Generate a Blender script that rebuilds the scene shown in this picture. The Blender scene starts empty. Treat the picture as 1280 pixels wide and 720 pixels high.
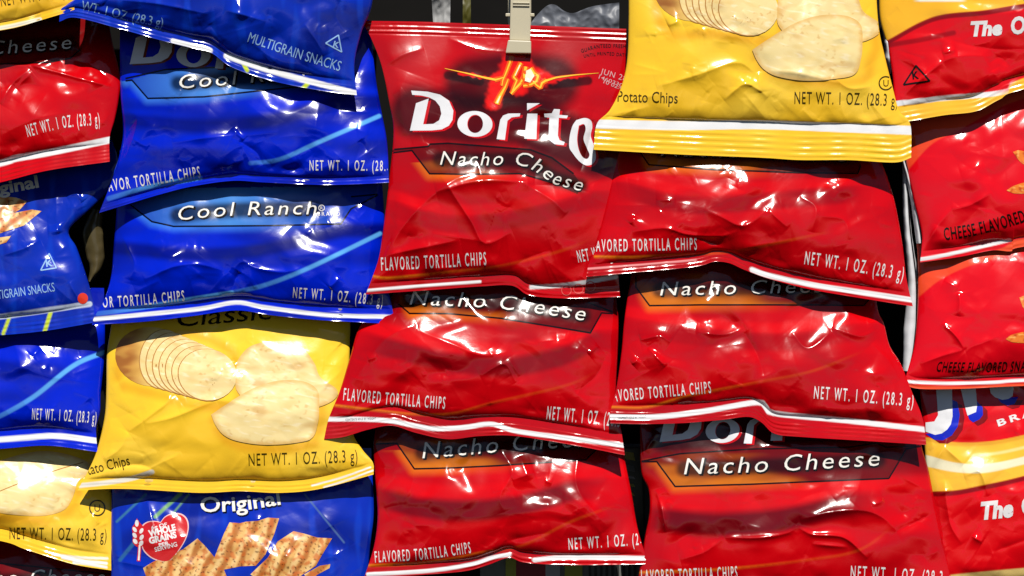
import bpy, bmesh, math
import numpy as np

# ------------------------------------------------------------------ camera, light, exposure
SC = bpy.context.scene
COL = SC.collection
D = 1.0            # camera distance in metres from the plane the bags hang in
S = 0.0005         # metres per photo pixel in that plane
cam_d = bpy.data.cameras.new('camera')
cam = bpy.data.objects.new('camera', cam_d)
COL.objects.link(cam)
cam.location = (0, -D, 0)
cam.rotation_euler = (math.radians(90), 0, 0)
cam_d.sensor_width = 36
cam_d.lens = 36 * D / (1280 * S)
cam_d.clip_start = 0.01
cam_d.clip_end = 5000
SC.camera = cam

SUN_EL, SUN_AZ = 51.0, 6.0     # elevation; azimuth from straight behind the camera, + = towards the right
w = bpy.data.worlds.new('World')
SC.world = w
w.use_nodes = True
nt = w.node_tree
nt.nodes.clear()
sky = nt.nodes.new('ShaderNodeTexSky')
sky.sky_type = 'NISHITA'
sky.sun_disc = False
sky.air_density = .7
sky.dust_density = .4
sky.altitude = 800
sky.sun_elevation = math.radians(SUN_EL)
sky.sun_rotation = math.radians(180 - SUN_AZ)
bg = nt.nodes.new('ShaderNodeBackground')
bg.inputs['Strength'].default_value = 0.05
wo = nt.nodes.new('ShaderNodeOutputWorld')
nt.links.new(sky.outputs[0], bg.inputs['Color'])
nt.links.new(bg.outputs[0], wo.inputs['Surface'])
sd = bpy.data.lights.new('sun', 'SUN')
sd.energy = 5.0
sd.angle = math.radians(0.5)
sd.color = (1.0, 0.955, 0.88)
sun = bpy.data.objects.new('sun', sd)
COL.objects.link(sun)
sun.rotation_euler = (math.radians(90 - SUN_EL), 0, math.radians(SUN_AZ))
sun.location = (0, -3, 3)
SC.view_settings.view_transform = 'Standard'
SC.view_settings.look = 'None'
SC.view_settings.exposure = -0.1
SC.view_settings.gamma = 1.0
SC.cycles.diffuse_bounces = 1

# ------------------------------------------------------------------ small maths
def at(x, y, Y):
    """photo pixel and depth -> a point in the scene"""
    f = (D + Y) / D
    return np.stack([(x - 640) * S * f, np.asarray(Y) + 0 * x, (360 - y) * S * f], -1)

def lin(c):
    c = np.asarray(c, float) / 255.0
    return np.where(c <= .04045, c / 12.92, ((c + .055) / 1.055) ** 2.4)

def ss(a, b, x):
    t = np.clip((x - a) / (b - a), 0, 1)
    return t * t * (3 - 2 * t)

def spline(pts, n=120):
    """dense Catmull-Rom through the points, even in arc length"""
    p = np.asarray(pts, float)
    if len(p) == 2:
        t = np.linspace(0, 1, n)[:, None]
        return p[0] * (1 - t) + p[1] * t
    q = np.vstack([2 * p[0] - p[1], p, 2 * p[-1] - p[-2]])
    out = []
    for i in range(len(p) - 1):
        a, b, c, d = q[i:i + 4]
        t = np.linspace(0, 1, 24, endpoint=False)[:, None]
        out.append(.5 * (2 * b + (c - a) * t + (2 * a - 5 * b + 4 * c - d) * t ** 2 + (3 * b - a - 3 * c + d) * t ** 3))
    o = np.vstack(out + [p[-1:]])
    l = np.r_[0, np.cumsum(np.hypot(*np.diff(o, axis=0).T))]
    s = np.linspace(0, l[-1], n)
    return np.stack([np.interp(s, l, o[:, 0]), np.interp(s, l, o[:, 1])], -1)

def curve_at(c, t):
    k = np.linspace(0, 1, len(c))
    return np.stack([np.interp(t, k, c[:, 0]), np.interp(t, k, c[:, 1])], -1)

def perlin(x, y, seed):
    r = np.random.RandomState(seed)
    perm = r.permutation(512)
    ang = r.rand(512) * 2 * np.pi
    x = x + 1000.; y = y + 1000.
    xi = np.floor(x).astype(int); yi = np.floor(y).astype(int)
    xf = x - xi; yf = y - yi
    def g(ix, iy, dx, dy):
        h = ang[perm[(perm[ix % 512] + iy) % 512]]
        return np.cos(h) * dx + np.sin(h) * dy
    u = xf ** 3 * (xf * (xf * 6 - 15) + 10); v = yf ** 3 * (yf * (yf * 6 - 15) + 10)
    a = g(xi, yi, xf, yf) * (1 - u) + g(xi + 1, yi, xf - 1, yf) * u
    b = g(xi, yi + 1, xf, yf - 1) * (1 - u) + g(xi + 1, yi + 1, xf - 1, yf - 1) * u
    return (a * (1 - v) + b * v) * 1.5

def facets(x, y, seed):
    """F2-F1 cell noise: flat facets meeting at creases"""
    r = np.random.RandomState(seed)
    tab = r.rand(64, 64, 2)
    xi = np.floor(x).astype(int); yi = np.floor(y).astype(int)
    f1 = np.full(x.shape, 9.); f2 = np.full(x.shape, 9.)
    for i in (-1, 0, 1):
        for j in (-1, 0, 1):
            p = tab[(xi + i) % 64, (yi + j) % 64]
            d = np.hypot(xi + i + p[..., 0] - x, yi + j + p[..., 1] - y)
            f2 = np.minimum(f2, np.maximum(f1, d)); f1 = np.minimum(f1, d)
    return f2 - f1

def segdist(x, y, a, b):
    ax, ay = a; bx, by = b
    dx, dy = bx - ax, by - ay
    t = np.clip(((x - ax) * dx + (y - ay) * dy) / (dx * dx + dy * dy + 1e-9), 0, 1)
    return np.hypot(x - ax - t * dx, y - ay - t * dy), t

def polydist(x, y, pts):
    d = np.full(np.shape(x), 1e9)
    for a, b in zip(pts[:-1], pts[1:]):
        d = np.minimum(d, segdist(x, y, a, b)[0])
    return d

def inside(x, y, poly):
    x = np.asarray(x); r = np.zeros(x.shape, bool)
    n = len(poly)
    for i in range(n):
        x0, y0 = poly[i]; x1, y1 = poly[(i + 1) % n]
        if y0 == y1: continue
        c = ((y0 > y) != (y1 > y)) & (x < (x1 - x0) * (y - y0) / (y1 - y0) + x0)
        r ^= c
    return r

def yline(pts):
    """a height y(x) read off a smooth curve through pts"""
    c = spline(pts, 200)
    o = np.argsort(c[:, 0])
    return lambda x: np.interp(x, c[o, 0], c[o, 1])

def mix(c, col, k):
    k = np.asarray(k)[..., None]
    return c * (1 - k) + lin(col) * k

# ------------------------------------------------------------------ materials
MATS = {}
def film(key, color=None, rough=.13, coat=.0, metallic=0.0, bump=.09, spec=.5, coat_r=.40, haze=.5):
    """glossy printed plastic film; colour from the print (attribute) or one ink"""
    if key in MATS: return MATS[key]
    m = bpy.data.materials.new(key); MATS[key] = m
    m.use_nodes = True
    n, l = m.node_tree.nodes, m.node_tree.links
    b = n['Principled BSDF']
    b.inputs['Roughness'].default_value = rough
    b.inputs['Metallic'].default_value = metallic
    b.inputs['Specular IOR Level'].default_value = spec
    b.inputs['Coat Weight'].default_value = coat
    b.inputs['Coat Roughness'].default_value = coat_r
    if color is None:
        a = n.new('ShaderNodeAttribute'); a.attribute_name = 'print'
        l.new(a.outputs['Color'], b.inputs['Base Color'])
    else:
        v = lin(color)
        tcn = n.new('ShaderNodeTexNoise'); tcn.inputs['Scale'].default_value = 900
        mr = n.new('ShaderNodeMapRange'); mr.inputs['To Min'].default_value = .88; mr.inputs['To Max'].default_value = 1.06
        mx = n.new('ShaderNodeMix'); mx.data_type = 'RGBA'; mx.blend_type = 'MULTIPLY'; mx.inputs['Factor'].default_value = 1
        mx.inputs[6].default_value = (*v, 1)
        l.new(tcn.outputs['Fac'], mr.inputs['Value'])
        l.new(mr.outputs[0], mx.inputs[7])
        l.new(mx.outputs[2], b.inputs['Base Color'])
    tc = n.new('ShaderNodeTexCoord')
    # fine film texture: soft ripples plus small crinkle cells
    no = n.new('ShaderNodeTexNoise'); no.inputs['Scale'].default_value = 130; no.inputs['Detail'].default_value = 4
    vo = n.new('ShaderNodeTexVoronoi'); vo.inputs['Scale'].default_value = 75; vo.feature = 'DISTANCE_TO_EDGE'
    dn = n.new('ShaderNodeTexNoise'); dn.inputs['Scale'].default_value = 40
    msk = n.new('ShaderNodeMapRange'); msk.inputs['From Min'].default_value = .5; msk.inputs['From Max'].default_value = .68
    mk = n.new('ShaderNodeTexNoise'); mk.inputs['Scale'].default_value = 22
    ad = n.new('ShaderNodeVectorMath'); ad.operation = 'MULTIPLY_ADD'; ad.inputs[1].default_value = (.02, .02, .02)
    l.new(tc.outputs['Object'], no.inputs['Vector']); l.new(tc.outputs['Object'], dn.inputs['Vector'])
    l.new(tc.outputs['Object'], mk.inputs['Vector'])
    l.new(dn.outputs['Color'], ad.inputs[0]); l.new(tc.outputs['Object'], ad.inputs[2])
    l.new(ad.outputs[0], vo.inputs['Vector'])
    l.new(mk.outputs['Fac'], msk.inputs['Value'])
    mu = n.new('ShaderNodeMath'); mu.operation = 'MULTIPLY'
    l.new(vo.outputs['Distance'], mu.inputs[0]); l.new(msk.outputs[0], mu.inputs[1])
    su = n.new('ShaderNodeMath'); su.operation = 'MULTIPLY_ADD'; su.inputs[1].default_value = .35
    l.new(no.outputs['Fac'], su.inputs[0]); l.new(mu.outputs[0], su.inputs[2])
    rz = n.new('ShaderNodeTexNoise'); rz.inputs['Scale'].default_value = 14; rz.inputs['Detail'].default_value = 3
    l.new(tc.outputs['Object'], rz.inputs['Vector'])
    rm = n.new('ShaderNodeMapRange'); rm.inputs['From Min'].default_value = .42; rm.inputs['From Max'].default_value = .66
    rm.inputs['To Min'].default_value = rough * .75; rm.inputs['To Max'].default_value = rough + .13
    l.new(rz.outputs['Fac'], rm.inputs['Value']); l.new(rm.outputs[0], b.inputs['Roughness'])
    cm = n.new('ShaderNodeMapRange'); cm.inputs['From Min'].default_value = .5; cm.inputs['From Max'].default_value = .72
    cm.inputs['To Min'].default_value = 0.02; cm.inputs['To Max'].default_value = haze
    l.new(rz.outputs['Fac'], cm.inputs['Value']); l.new(cm.outputs[0], b.inputs['Coat Weight'])
    bp = n.new('ShaderNodeBump'); bp.inputs['Strength'].default_value = bump; bp.inputs['Distance'].default_value = .004
    l.new(su.outputs[0], bp.inputs['Height'])
    l.new(bp.outputs[0], b.inputs['Normal']); l.new(bp.outputs[0], b.inputs['Coat Normal'])
    return m

def link(name, me, mat, parent):
    o = bpy.data.objects.new(name, me)
    COL.objects.link(o)
    if mat: me.materials.append(mat)
    if parent: o.parent = parent
    return o

def mesh_raw(name, V, F, rgb=None, nrm=None):
    me = bpy.data.meshes.new(name)
    V = np.ascontiguousarray(V, np.float32).reshape(-1, 3)
    F = np.ascontiguousarray(F, np.int32)
    k = F.shape[1]
    me.vertices.add(len(V)); me.vertices.foreach_set('co', V.ravel())
    me.loops.add(F.size); me.loops.foreach_set('vertex_index', F.ravel())
    me.polygons.add(len(F)); me.polygons.foreach_set('loop_start', np.arange(0, F.size, k, dtype=np.int32))
    me.update(calc_edges=True)
    me.polygons.foreach_set('use_smooth', np.ones(len(F), bool))
    if rgb is not None:
        a = me.color_attributes.new('print', 'FLOAT_COLOR', 'POINT')
        a.data.foreach_set('color', np.c_[rgb.reshape(-1, 3), np.ones(len(V))].astype(np.float32).ravel())
    if nrm is not None:
        me.normals_split_custom_set_from_vertices(nrm.reshape(-1, 3).astype(np.float32))
    me.validate()
    return me

def grid_faces(nu, nv):
    i = np.arange(nu * nv).reshape(nv, nu)
    return np.stack([i[:-1, :-1], i[1:, :-1], i[1:, 1:], i[:-1, 1:]], -1).reshape(-1, 4)

# ------------------------------------------------------------------ a pillow bag
class Bag:
    def __init__(s, name, label, cat, group, top, bottom, left, right, Y=(.018, .018, -.010, -.010),
                 puff=.016, flange=18, top_flange=0, paint=None, seal_paint=None, creases=(), seed=1,
                 crumple=1.0, ripple=1.0, crinkle=1.7, peak=1.45, waist=.6, offset=0.0, rough=.13, ribs=4, back=(120, 120, 120), edge_p=2.6):
        s.seed = seed
        s.T, s.B, s.L, s.R = spline(top), spline(bottom), spline(left), spline(right)
        s.name = name
        s.Y = [q + offset for q in Y]
        o = bpy.data.objects.new(name, None); COL.objects.link(o)
        o['label'] = label; o['category'] = cat
        if group: o['group'] = group
        s.root = o
        mx = np.mean(s.B[:, 0]); my = np.mean(s.B[:, 1])
        s.org = at(np.array(mx), np.array(my), np.array((s.Y[2] + s.Y[3]) / 2))
        o.location = s.org
        W = np.linalg.norm(np.diff(s.B, axis=0), axis=1).sum(); H = max(np.linalg.norm(np.diff(s.L, axis=0), axis=1).sum(), np.linalg.norm(np.diff(s.R, axis=0), axis=1).sum())
        s.nu, s.nv = int(W / 1.15) + 2, int(H / 1.15) + 2
        u1 = np.linspace(0, 1, s.nu); u1 = u1 - .045 * np.sin(2 * np.pi * u1) / 1.0 * .9     # closer together at the side edges
        s.u1 = u1; s.v1 = np.linspace(0, 1, s.nv)
        s.vs = 1 - flange / H; s.vt = top_flange / H
        U, Vv = np.meshgrid(u1, s.v1)
        xy = s.coons(U, Vv); x, y = xy[..., 0], xy[..., 1]
        # depth: tilted plane + puff + wrinkles
        yb = (s.Y[0] * (1 - U) + s.Y[1] * U) * (1 - Vv) + (s.Y[2] * (1 - U) + s.Y[3] * U) * Vv
        t = np.clip((Vv - s.vt) / (s.vs - s.vt), 0, 1)
        prof_v = np.sin(np.pi * t ** peak) ** waist
        prof_v = np.where((t <= 0) | (t >= 1), 0, prof_v)
        prof_u = (1 - np.abs(2 * U - 1) ** edge_p) ** .62
        env = prof_v * prof_u
        h = .68 * puff * env
        body = ss(.02, .3, t) * ss(0, .06, 1 - t) * ss(0, .12, U) * ss(0, .12, 1 - U)
        # big soft dents, crumple facets, ridged creases
        big = perlin(x / 95, y / 60, seed) * .0016 + perlin(x / 48 + 7, y / 34, seed + 1) * .0003
        zone = ss(-.15, .45, perlin(x / 70 + 3, y / 55, seed + 2))
        # crumpled film: straight folds in random directions, flat between them, fading in and out
        rs = np.random.RandomState(seed + 300)
        wx = x + 7 * perlin(x / 60, y / 60, seed + 8); wy = y + 7 * perlin(x / 60 + 50, y / 60, seed + 9)
        fold = np.zeros_like(x)
        for k in range(9):
            per = rs.uniform(110, 230) if k < 5 else rs.uniform(45, 90)
            th = rs.uniform(-.9, .9) + (math.pi / 2 if rs.rand() < .6 else 0)
            q = (wx * math.cos(th) + wy * math.sin(th)) / per + rs.rand()
            f = np.abs(q - np.floor(q) - .5)                   # 0 on the ridge, .5 in the valley
            ms = ss(.02, .5, perlin(x / 80 + 11 * k, y / 60 - 7 * k, seed + 40 + k))
            fold += ms * ((.25 - np.sqrt(f * f + (1.0 / per) ** 2)) * per * S * (.10 if k < 5 else .07) + .00006 * np.exp(-f * per / 1.6))
        h = h + crumple * body * (big + fold * (.6 + .6 * zone))
        # sharp little creases: puckers fanning out of the seals, short tucks from the side edges, stray crinkles
        rc = np.random.RandomState(seed + 500)
        def crease(a, b, amp, wd):
            m = int(wd * 5) + 2
            sel = (x > min(a[0], b[0]) - m) & (x < max(a[0], b[0]) + m) & (y > min(a[1], b[1]) - m) & (y < max(a[1], b[1]) + m)
            if not sel.any(): return
            d, q = segdist(x[sel], y[sel], a, b)
            e = amp * .001 * np.clip(4 * q * (1 - q), 0, 1) ** .6 * np.exp(-np.sqrt(d * d + .25) / wd)
            # one side of a crease drops away more slowly than the other
            side = ((x[sel] - a[0]) * (b[1] - a[1]) - (y[sel] - a[1]) * (b[0] - a[0])) > 0
            e = np.where(side, e, amp * .001 * np.clip(4 * q * (1 - q), 0, 1) ** .6 * np.exp(-np.sqrt(d * d + .25) / (wd * 2.6)) * np.exp(-.5 / wd + .5 / (wd * 2.6)))
            h[sel] += crinkle * e * edge_ok[sel]
        edge_ok = ss(0, .03, U) * ss(0, .03, 1 - U) * np.where(Vv < s.vs, ss(.04, .26, t), .25)
        nb = int(W / 13)
        for k in range(nb):                                   # out of the bottom seal
            u0 = (k + rc.rand()) / nb
            a = s.coons(np.array(u0), np.array(s.vs - .01)); ln = rc.uniform(10, 46) * (1.7 if rc.rand() < .2 else 1)
            an = (u0 - .5) * -1.5 + rc.normal(0, .45)
            crease(a, (a[0] + ln * math.sin(an), a[1] - ln * math.cos(an)), rc.uniform(.10, .34) * rc.choice([1, 1, -.7]), rc.uniform(1.8, 4.2))
        for k in range(int(H / 13)):                          # in from the sides
            u0 = rc.choice([.02, .98]); v0 = rc.uniform(.1, .95)
            a = s.coons(np.array(u0), np.array(v0)); ln = rc.uniform(12, 50) * (1 if u0 < .5 else -1)
            an = rc.normal(0, .5)
            crease(a, (a[0] + ln * math.cos(an), a[1] + ln * math.sin(an)), rc.uniform(.10, .34) * rc.choice([1, -.8]), rc.uniform(1.8, 4))
        for k in range(int(W * H / 1500)):                    # stray ones, bunched in slack patches
            a = s.coons(np.array(rc.uniform(.06, .94)), np.array(rc.uniform(.12, .95)))
            if perlin(a[0] / 70 + 3, a[1] / 55, seed + 2) < rc.uniform(-.3, .5): continue
            for j in range(rc.randint(2, 5)):                 # a bent chain of creases
                ln = rc.uniform(6, 26); an = rc.uniform(0, 6.28)
                b = (a[0] + ln * math.cos(an), a[1] + .7 * ln * math.sin(an))
                crease(a, b, rc.uniform(.08, .26) * rc.choice([1, 1, -.8]), rc.uniform(1.4, 3.4)); a = b
        # ripples gathered into the seals
        fl = np.exp(-np.abs(Vv - s.vs) * H / 26) * np.where(Vv > s.vs, 1, 1)
        rp = np.zeros_like(x)
        r = np.random.RandomState(seed + 77)
        for k in range(7):
            fq = r.uniform(2.5, 13); rp += np.sin(2 * np.pi * fq * U + r.rand() * 6.3 + 1.5 * perlin(U * 4, Vv * 0 + k, seed + k)) / (1 + fq * .09)
        h = h + ripple * fl * rp * .00028 * ss(0, .02, U) * ss(0, .02, 1 - U)
        # named folds seen on this bag
        for c in creases:
            pts, amp, wd = c[0], c[1], c[2]
            sharp = c[3] if len(c) > 3 else 1.0
            pp = spline(pts, 24) if len(pts) > 2 else np.asarray(pts, float)
            d = np.full(x.shape, 1e9); tt = np.zeros(x.shape)
            for i in range(len(pp) - 1):
                dd, q = segdist(x, y, pp[i], pp[i + 1])
                m = dd < d
                d = np.where(m, dd, d); tt = np.where(m, (i + q) / (len(pp) - 1), tt)
            taper = np.clip(1 - (2 * tt - 1) ** 2, 0, 1) ** .7
            d = np.sqrt(d * d + .6) - .75
            h = h + amp * .00088 * taper * ss(0, .06, U) * ss(0, .06, 1 - U) * np.where(Vv < s.vs, ss(0, .10, 1 - t), .12) * (.85 * np.exp(-d / (wd * 1.25)) + .22 * np.exp(-d / (wd * .35)))
        # seal ribs
        for (a, b) in ((s.vs, 1.0), (0.0, s.vt)):
            if abs(b - a) * H > 6:
                q = (Vv - a) / (b - a)
                m = ss(.28 if a > 0 else .05, .36 if a > 0 else .1, q) * ss(0, .06, 1 - q)
                rb = max(2, min(ribs + 1, int(abs(b - a) * H / 5.2)))
                h = h + np.where((q > 0) & (q < 1), m * .08 * (abs(b - a) * H * S / rb) * np.sin(2 * np.pi * rb * q) * (.55 + .6 * perlin(x / 40, y / 30, seed + 60)), 0)
        Yf = yb - h
        s.P = at(x, y, Yf) - s.org
        du = np.gradient(s.P, axis=1); dv = np.gradient(s.P, axis=0)
        nn = np.cross(dv, du); nn /= np.linalg.norm(nn, axis=-1, keepdims=True) + 1e-12
        nn = np.where(nn[..., 1:2] > 0, -nn, nn)
        s.N = nn
        rgb = paint(s, x, y, U, Vv, t)
        k = int(np.searchsorted(s.v1, s.vs)); k0 = int(np.searchsorted(s.v1, s.vt)) if top_flange else 0
        mat = film('printed_film_%d' % int(rough * 100), rough=rough)
        F = grid_faces(s.nu, k - k0 + 1)
        s.front = link('front_panel', mesh_raw('front_panel', s.P[k0:k + 1], F, rgb[k0:k + 1], s.N[k0:k + 1]), mat, o)
        q = np.clip((Vv - s.vs) / (1 - s.vs), 0, 1)
        srgb = seal_paint(s, x, y, U, q, rgb) if seal_paint else rgb
        if k < s.nv - 1:
            F = grid_faces(s.nu, s.nv - k)
            link('bottom_seal', mesh_raw('bottom_seal', s.P[k:], F, srgb[k:], s.N[k:]), mat, o)
        if top_flange:
            link('top_seal', mesh_raw('top_seal', s.P[:k0 + 1], grid_faces(s.nu, k0 + 1), rgb[:k0 + 1], s.N[:k0 + 1]), mat, o)
        # back of the bag: coarser pillow closing the volume
        st = 6
        iu = np.unique(np.r_[np.arange(0, s.nu, st), s.nu - 1]); iv = np.unique(np.r_[np.arange(0, s.nv, st), s.nv - 1])
        Yk = (yb + .0006 + .5 * puff * env)[np.ix_(iv, iu)]
        edge = np.zeros_like(env); edge[:, 0] = edge[:, -1] = 1
        Pb = at(x[np.ix_(iv, iu)], y[np.ix_(iv, iu)], Yk) - s.org
        Fb = grid_faces(len(iu), len(iv))[:, ::-1]
        link('back_panel', mesh_raw('back_panel', Pb, Fb), film('back_film_%02x%02x%02x' % back, back, rough=.35), o)

    def coons(s, u, v):
        t, b, l, r = curve_at(s.T, u), curve_at(s.B, u), curve_at(s.L, v), curve_at(s.R, v)
        u = u[..., None]; v = v[..., None]
        c00, c10, c01, c11 = s.T[0], s.T[-1], s.B[0], s.B[-1]
        return (1 - v) * t + v * b + (1 - u) * l + u * r - ((1 - u) * (1 - v) * c00 + u * (1 - v) * c10 + (1 - u) * v * c01 + u * v * c11)

    def inv(s, p):
        x = s.coons(*np.meshgrid(np.linspace(0, 1, 60), np.linspace(0, 1, 60)))
        g = x.reshape(-1, 2)
        uv = np.empty_like(p)
        for a in range(0, len(p), 2000):
            d = ((p[a:a + 2000, None] - g[None]) ** 2).sum(-1).argmin(1)
            uv[a:a + 2000, 0] = (d % 60) / 59.; uv[a:a + 2000, 1] = (d // 60) / 59.
        e = 2e-3
        for _ in range(14):
            f = s.coons(uv[:, 0], uv[:, 1]) - p
            ju = (s.coons(uv[:, 0] + e, uv[:, 1]) - s.coons(uv[:, 0] - e, uv[:, 1])) / (2 * e)
            jv = (s.coons(uv[:, 0], uv[:, 1] + e) - s.coons(uv[:, 0], uv[:, 1] - e)) / (2 * e)
            det = ju[:, 0] * jv[:, 1] - ju[:, 1] * jv[:, 0]
            det = np.where(np.abs(det) < 1, 1, det)
            du = (f[:, 0] * jv[:, 1] - f[:, 1] * jv[:, 0]) / det
            dv = (ju[:, 0] * f[:, 1] - ju[:, 1] * f[:, 0]) / det
            uv[:, 0] -= np.clip(.7 * du, -.1, .1); uv[:, 1] -= np.clip(.7 * dv, -.1, .1)
            uv = np.clip(uv, -.02, 1.02)
        bad = np.hypot(*(s.coons(uv[:, 0], uv[:, 1]) - p).T) > .6
        uv[bad] = 9
        return uv

    def drape(s, shapes, part, mat, layer=1, rgb=None):
        """lay flat printed shapes (photo-pixel outlines) on the film; shapes = list of (verts, tris)"""
        V, F, n = [], [], 0
        for v, f in shapes:
            if len(f) == 0: continue
            V.append(np.asarray(v, float)); F.append(np.asarray(f, int) + n); n += len(v)
        if not V: return None
        V = np.vstack(V); F = np.vstack(F)
        uv = s.inv(V)
        ok = (uv[:, 0] > .002) & (uv[:, 0] < .998) & (uv[:, 1] > .001) & (uv[:, 1] < .999)
        F = F[ok[F].all(1)]
        if len(F) == 0: return None
        used = np.unique(F); re = np.full(len(V), -1); re[used] = np.arange(len(used))
        F = re[F]; V = V[used]; uv = np.clip(uv[used], 0, 1)
        gi = np.interp(uv[:, 0], s.u1, np.arange(s.nu)); gj = np.interp(uv[:, 1], s.v1, np.arange(s.nv))
        i = np.clip(gi.astype(int), 0, s.nu - 2); j = np.clip(gj.astype(int), 0, s.nv - 2)
        a = (gi - i)[:, None]; b = (gj - j)[:, None]
        bl = lambda A: A[j, i] * (1 - a) * (1 - b) + A[j, i + 1] * a * (1 - b) + A[j + 1, i] * (1 - a) * b + A[j + 1, i + 1] * a * b
        N = bl(s.N); N /= np.linalg.norm(N, axis=1, keepdims=True)
        P = bl(s.P) + N * (.00016 + .00003 * layer)
        # keep the winding facing the camera
        c = P[F]; fn = np.cross(c[:, 1] - c[:, 0], c[:, 2] - c[:, 0])
        F = np.where((fn[:, 1] > 0)[:, None], F[:, ::-1], F)
        col = rgb(V[:, 0], V[:, 1]) if rgb else None
        return link(part, mesh_raw(part, P, F, col, N), mat, s.root)

# ------------------------------------------------------------------ flat shapes in photo pixels
def refine(bm, L):
    for _ in range(6):
        ed = [e for e in bm.edges if e.calc_length() > L]
        if not ed: break
        bmesh.ops.subdivide_edges(bm, edges=ed, cuts=1, use_grid_fill=False)
        bmesh.ops.triangulate(bm, faces=[f for f in bm.faces if len(f.verts) > 3])
    V = np.array([v.co[:2] for v in bm.verts]); bm.verts.index_update()
    F = np.array([[v.index for v in f.verts] for f in bm.faces]).reshape(-1, 3)
    return V, F

def poly(pts, holes=(), L=2.2, smooth=False):
    cu = bpy.data.curves.new('tmp', 'CURVE'); cu.dimensions = '2D'; cu.fill_mode = 'BOTH'
    for ring in (pts,) + tuple(holes):
        if smooth:
            r = list(ring); ring = spline(r + [r[0]], max(40, 8 * len(r)))[:-1]
        sp = cu.splines.new('POLY'); sp.points.add(len(ring) - 1); sp.use_cyclic_u = True
        for k, p in enumerate(ring): sp.points[k].co = (p[0], p[1], 0, 1)
    return from_curve(cu, L)

def from_curve(cu, L):
    ob = bpy.data.objects.new('tmp', cu)
    me = bpy.data.meshes.new_from_object(ob)
    bm = bmesh.new(); bm.from_mesh(me)
    bmesh.ops.remove_doubles(bm, verts=bm.verts, dist=1e-4)
    bmesh.ops.triangulate(bm, faces=bm.faces)
    out = refine(bm, L) if L else (np.array([v.co[:2] for v in bm.verts]), np.array([[v.index for v in f.verts] for f in bm.faces]).reshape(-1, 3))
    bm.free(); bpy.data.objects.remove(ob); bpy.data.meshes.remove(me); bpy.data.curves.remove(cu)
    return out

def stroke(pts, w0, w1=None, smooth=True, n=60):
    w1 = w0 if w1 is None else w1
    c = spline(pts, n) if smooth and len(pts) > 2 else np.vstack([spline([a, b], max(2, int(math.dist(a, b) / 2) + 1)) for a, b in zip(pts[:-1], pts[1:])])
    g = np.gradient(c, axis=0); g /= np.linalg.norm(g, axis=1, keepdims=True) + 1e-9
    nn = np.stack([-g[:, 1], g[:, 0]], 1)
    wd = (np.linspace(w0, w1, len(c)) / 2)[:, None]
    V = np.empty((2 * len(c), 2)); V[::2] = c + nn * wd; V[1::2] = c - nn * wd
    i = np.arange(len(c) - 1) * 2
    F = np.vstack([np.stack([i, i + 1, i + 3], 1), np.stack([i, i + 3, i + 2], 1)])
    return V, F

def ring(cx, cy, r, wd, n=40):
    a = np.linspace(0, 2 * np.pi, n)
    return stroke([(cx + r * math.cos(t), cy + r * math.sin(t)) for t in a], wd, n=n * 2)

def text(body, pts, h, shear=0.0, bold=0.0, space=1.0, squash=None, L=2.2):
    """letters set along a baseline through pts (photo pixels), capitals h pixels high"""
    cu = bpy.data.curves.new('tmp', 'FONT'); cu.body = body; cu.size = 1; cu.offset = bold; cu.space_character = space
    cu.resolution_u = 3
    V, F = from_curve(cu, None)
    x0, x1 = V[:, 0].min(), V[:, 0].max()
    c = spline(pts, 80)
    lens = np.linalg.norm(np.diff(c, axis=0), axis=1).sum()
    s = (V[:, 0] - x0) / (x1 - x0)
    hh = V[:, 1] / .685 * h
    bm = bmesh.new()
    g = np.gradient(c, axis=0); g /= np.linalg.norm(g, axis=1, keepdims=True)
    def place(s, hh):
        b = curve_at(c, s); t = curve_at(g, s)
        up = np.stack([t[:, 1], -t[:, 0]], 1)
        return b + up * hh[:, None] + t * (shear * hh)[:, None]
    vs = [bm.verts.new((a * lens, b, 0)) for a, b in zip(s, hh)]
    for f in F:
        try: bm.faces.new([vs[k] for k in f])
        except ValueError: pass
    V, F = refine(bm, L); bm.free()
    return place(V[:, 0] / lens, V[:, 1]), F

def xf(shape, f):
    v, t = shape
    return np.array([f(p[0], p[1]) for p in v]), t

WHITE = lambda: film('white_ink', (232, 232, 236))
BLACK = lambda: film('black_ink', (20, 14, 12))
def ink(name, c): return film(name, c)
# ------------------------------------------------------------------ the setting behind the bags
def board():
    bm = bmesh.new()
    for (x0, y0, x1, y1, Y) in [(-500, -400, 1780, 1120, .10)]:
        a, b = at(np.array(x0), np.array(y1), np.array(Y)), at(np.array(x1), np.array(y0), np.array(Y))
        bmesh.ops.create_cube(bm, size=1)
        for v in bm.verts:
            v.co = (a[0] + (v.co.x + .5) * (b[0] - a[0]), Y + (v.co.y + .5) * .01, a[2] + (v.co.z + .5) * (b[2] - a[2]))
    me = bpy.data.meshes.new('backdrop'); bm.to_mesh(me); bm.free()
    m = bpy.data.materials.new('dark_board'); m.use_nodes = True
    n, l = m.node_tree.nodes, m.node_tree.links
    b = n['Principled BSDF']; b.inputs['Roughness'].default_value = .8
    no = n.new('ShaderNodeTexNoise'); no.inputs['Scale'].default_value = 30
    cr = n.new('ShaderNodeValToRGB'); cr.color_ramp.elements[0].color = (.004, .004, .004, 1); cr.color_ramp.elements[1].color = (.010, .009, .008, 1); b.inputs['Specular IOR Level'].default_value = .1
    l.new(no.outputs['Fac'], cr.inputs[0]); l.new(cr.outputs[0], b.inputs['Base Color'])
    o = link('backdrop', me, m, None); o['kind'] = 'structure'
board()

# ------------------------------------------------------------------ print designs
def base(x, c):
    return np.ones(x.shape + (1,)) * lin(c)

def stripes(c, x, y, lst):
    for pts, hw, col in lst:
        d = polydist(x, y, spline(pts, 60))
        c = mix(c, col, 1 - ss(hw - .6, hw + .6, d))
    return c

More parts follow.
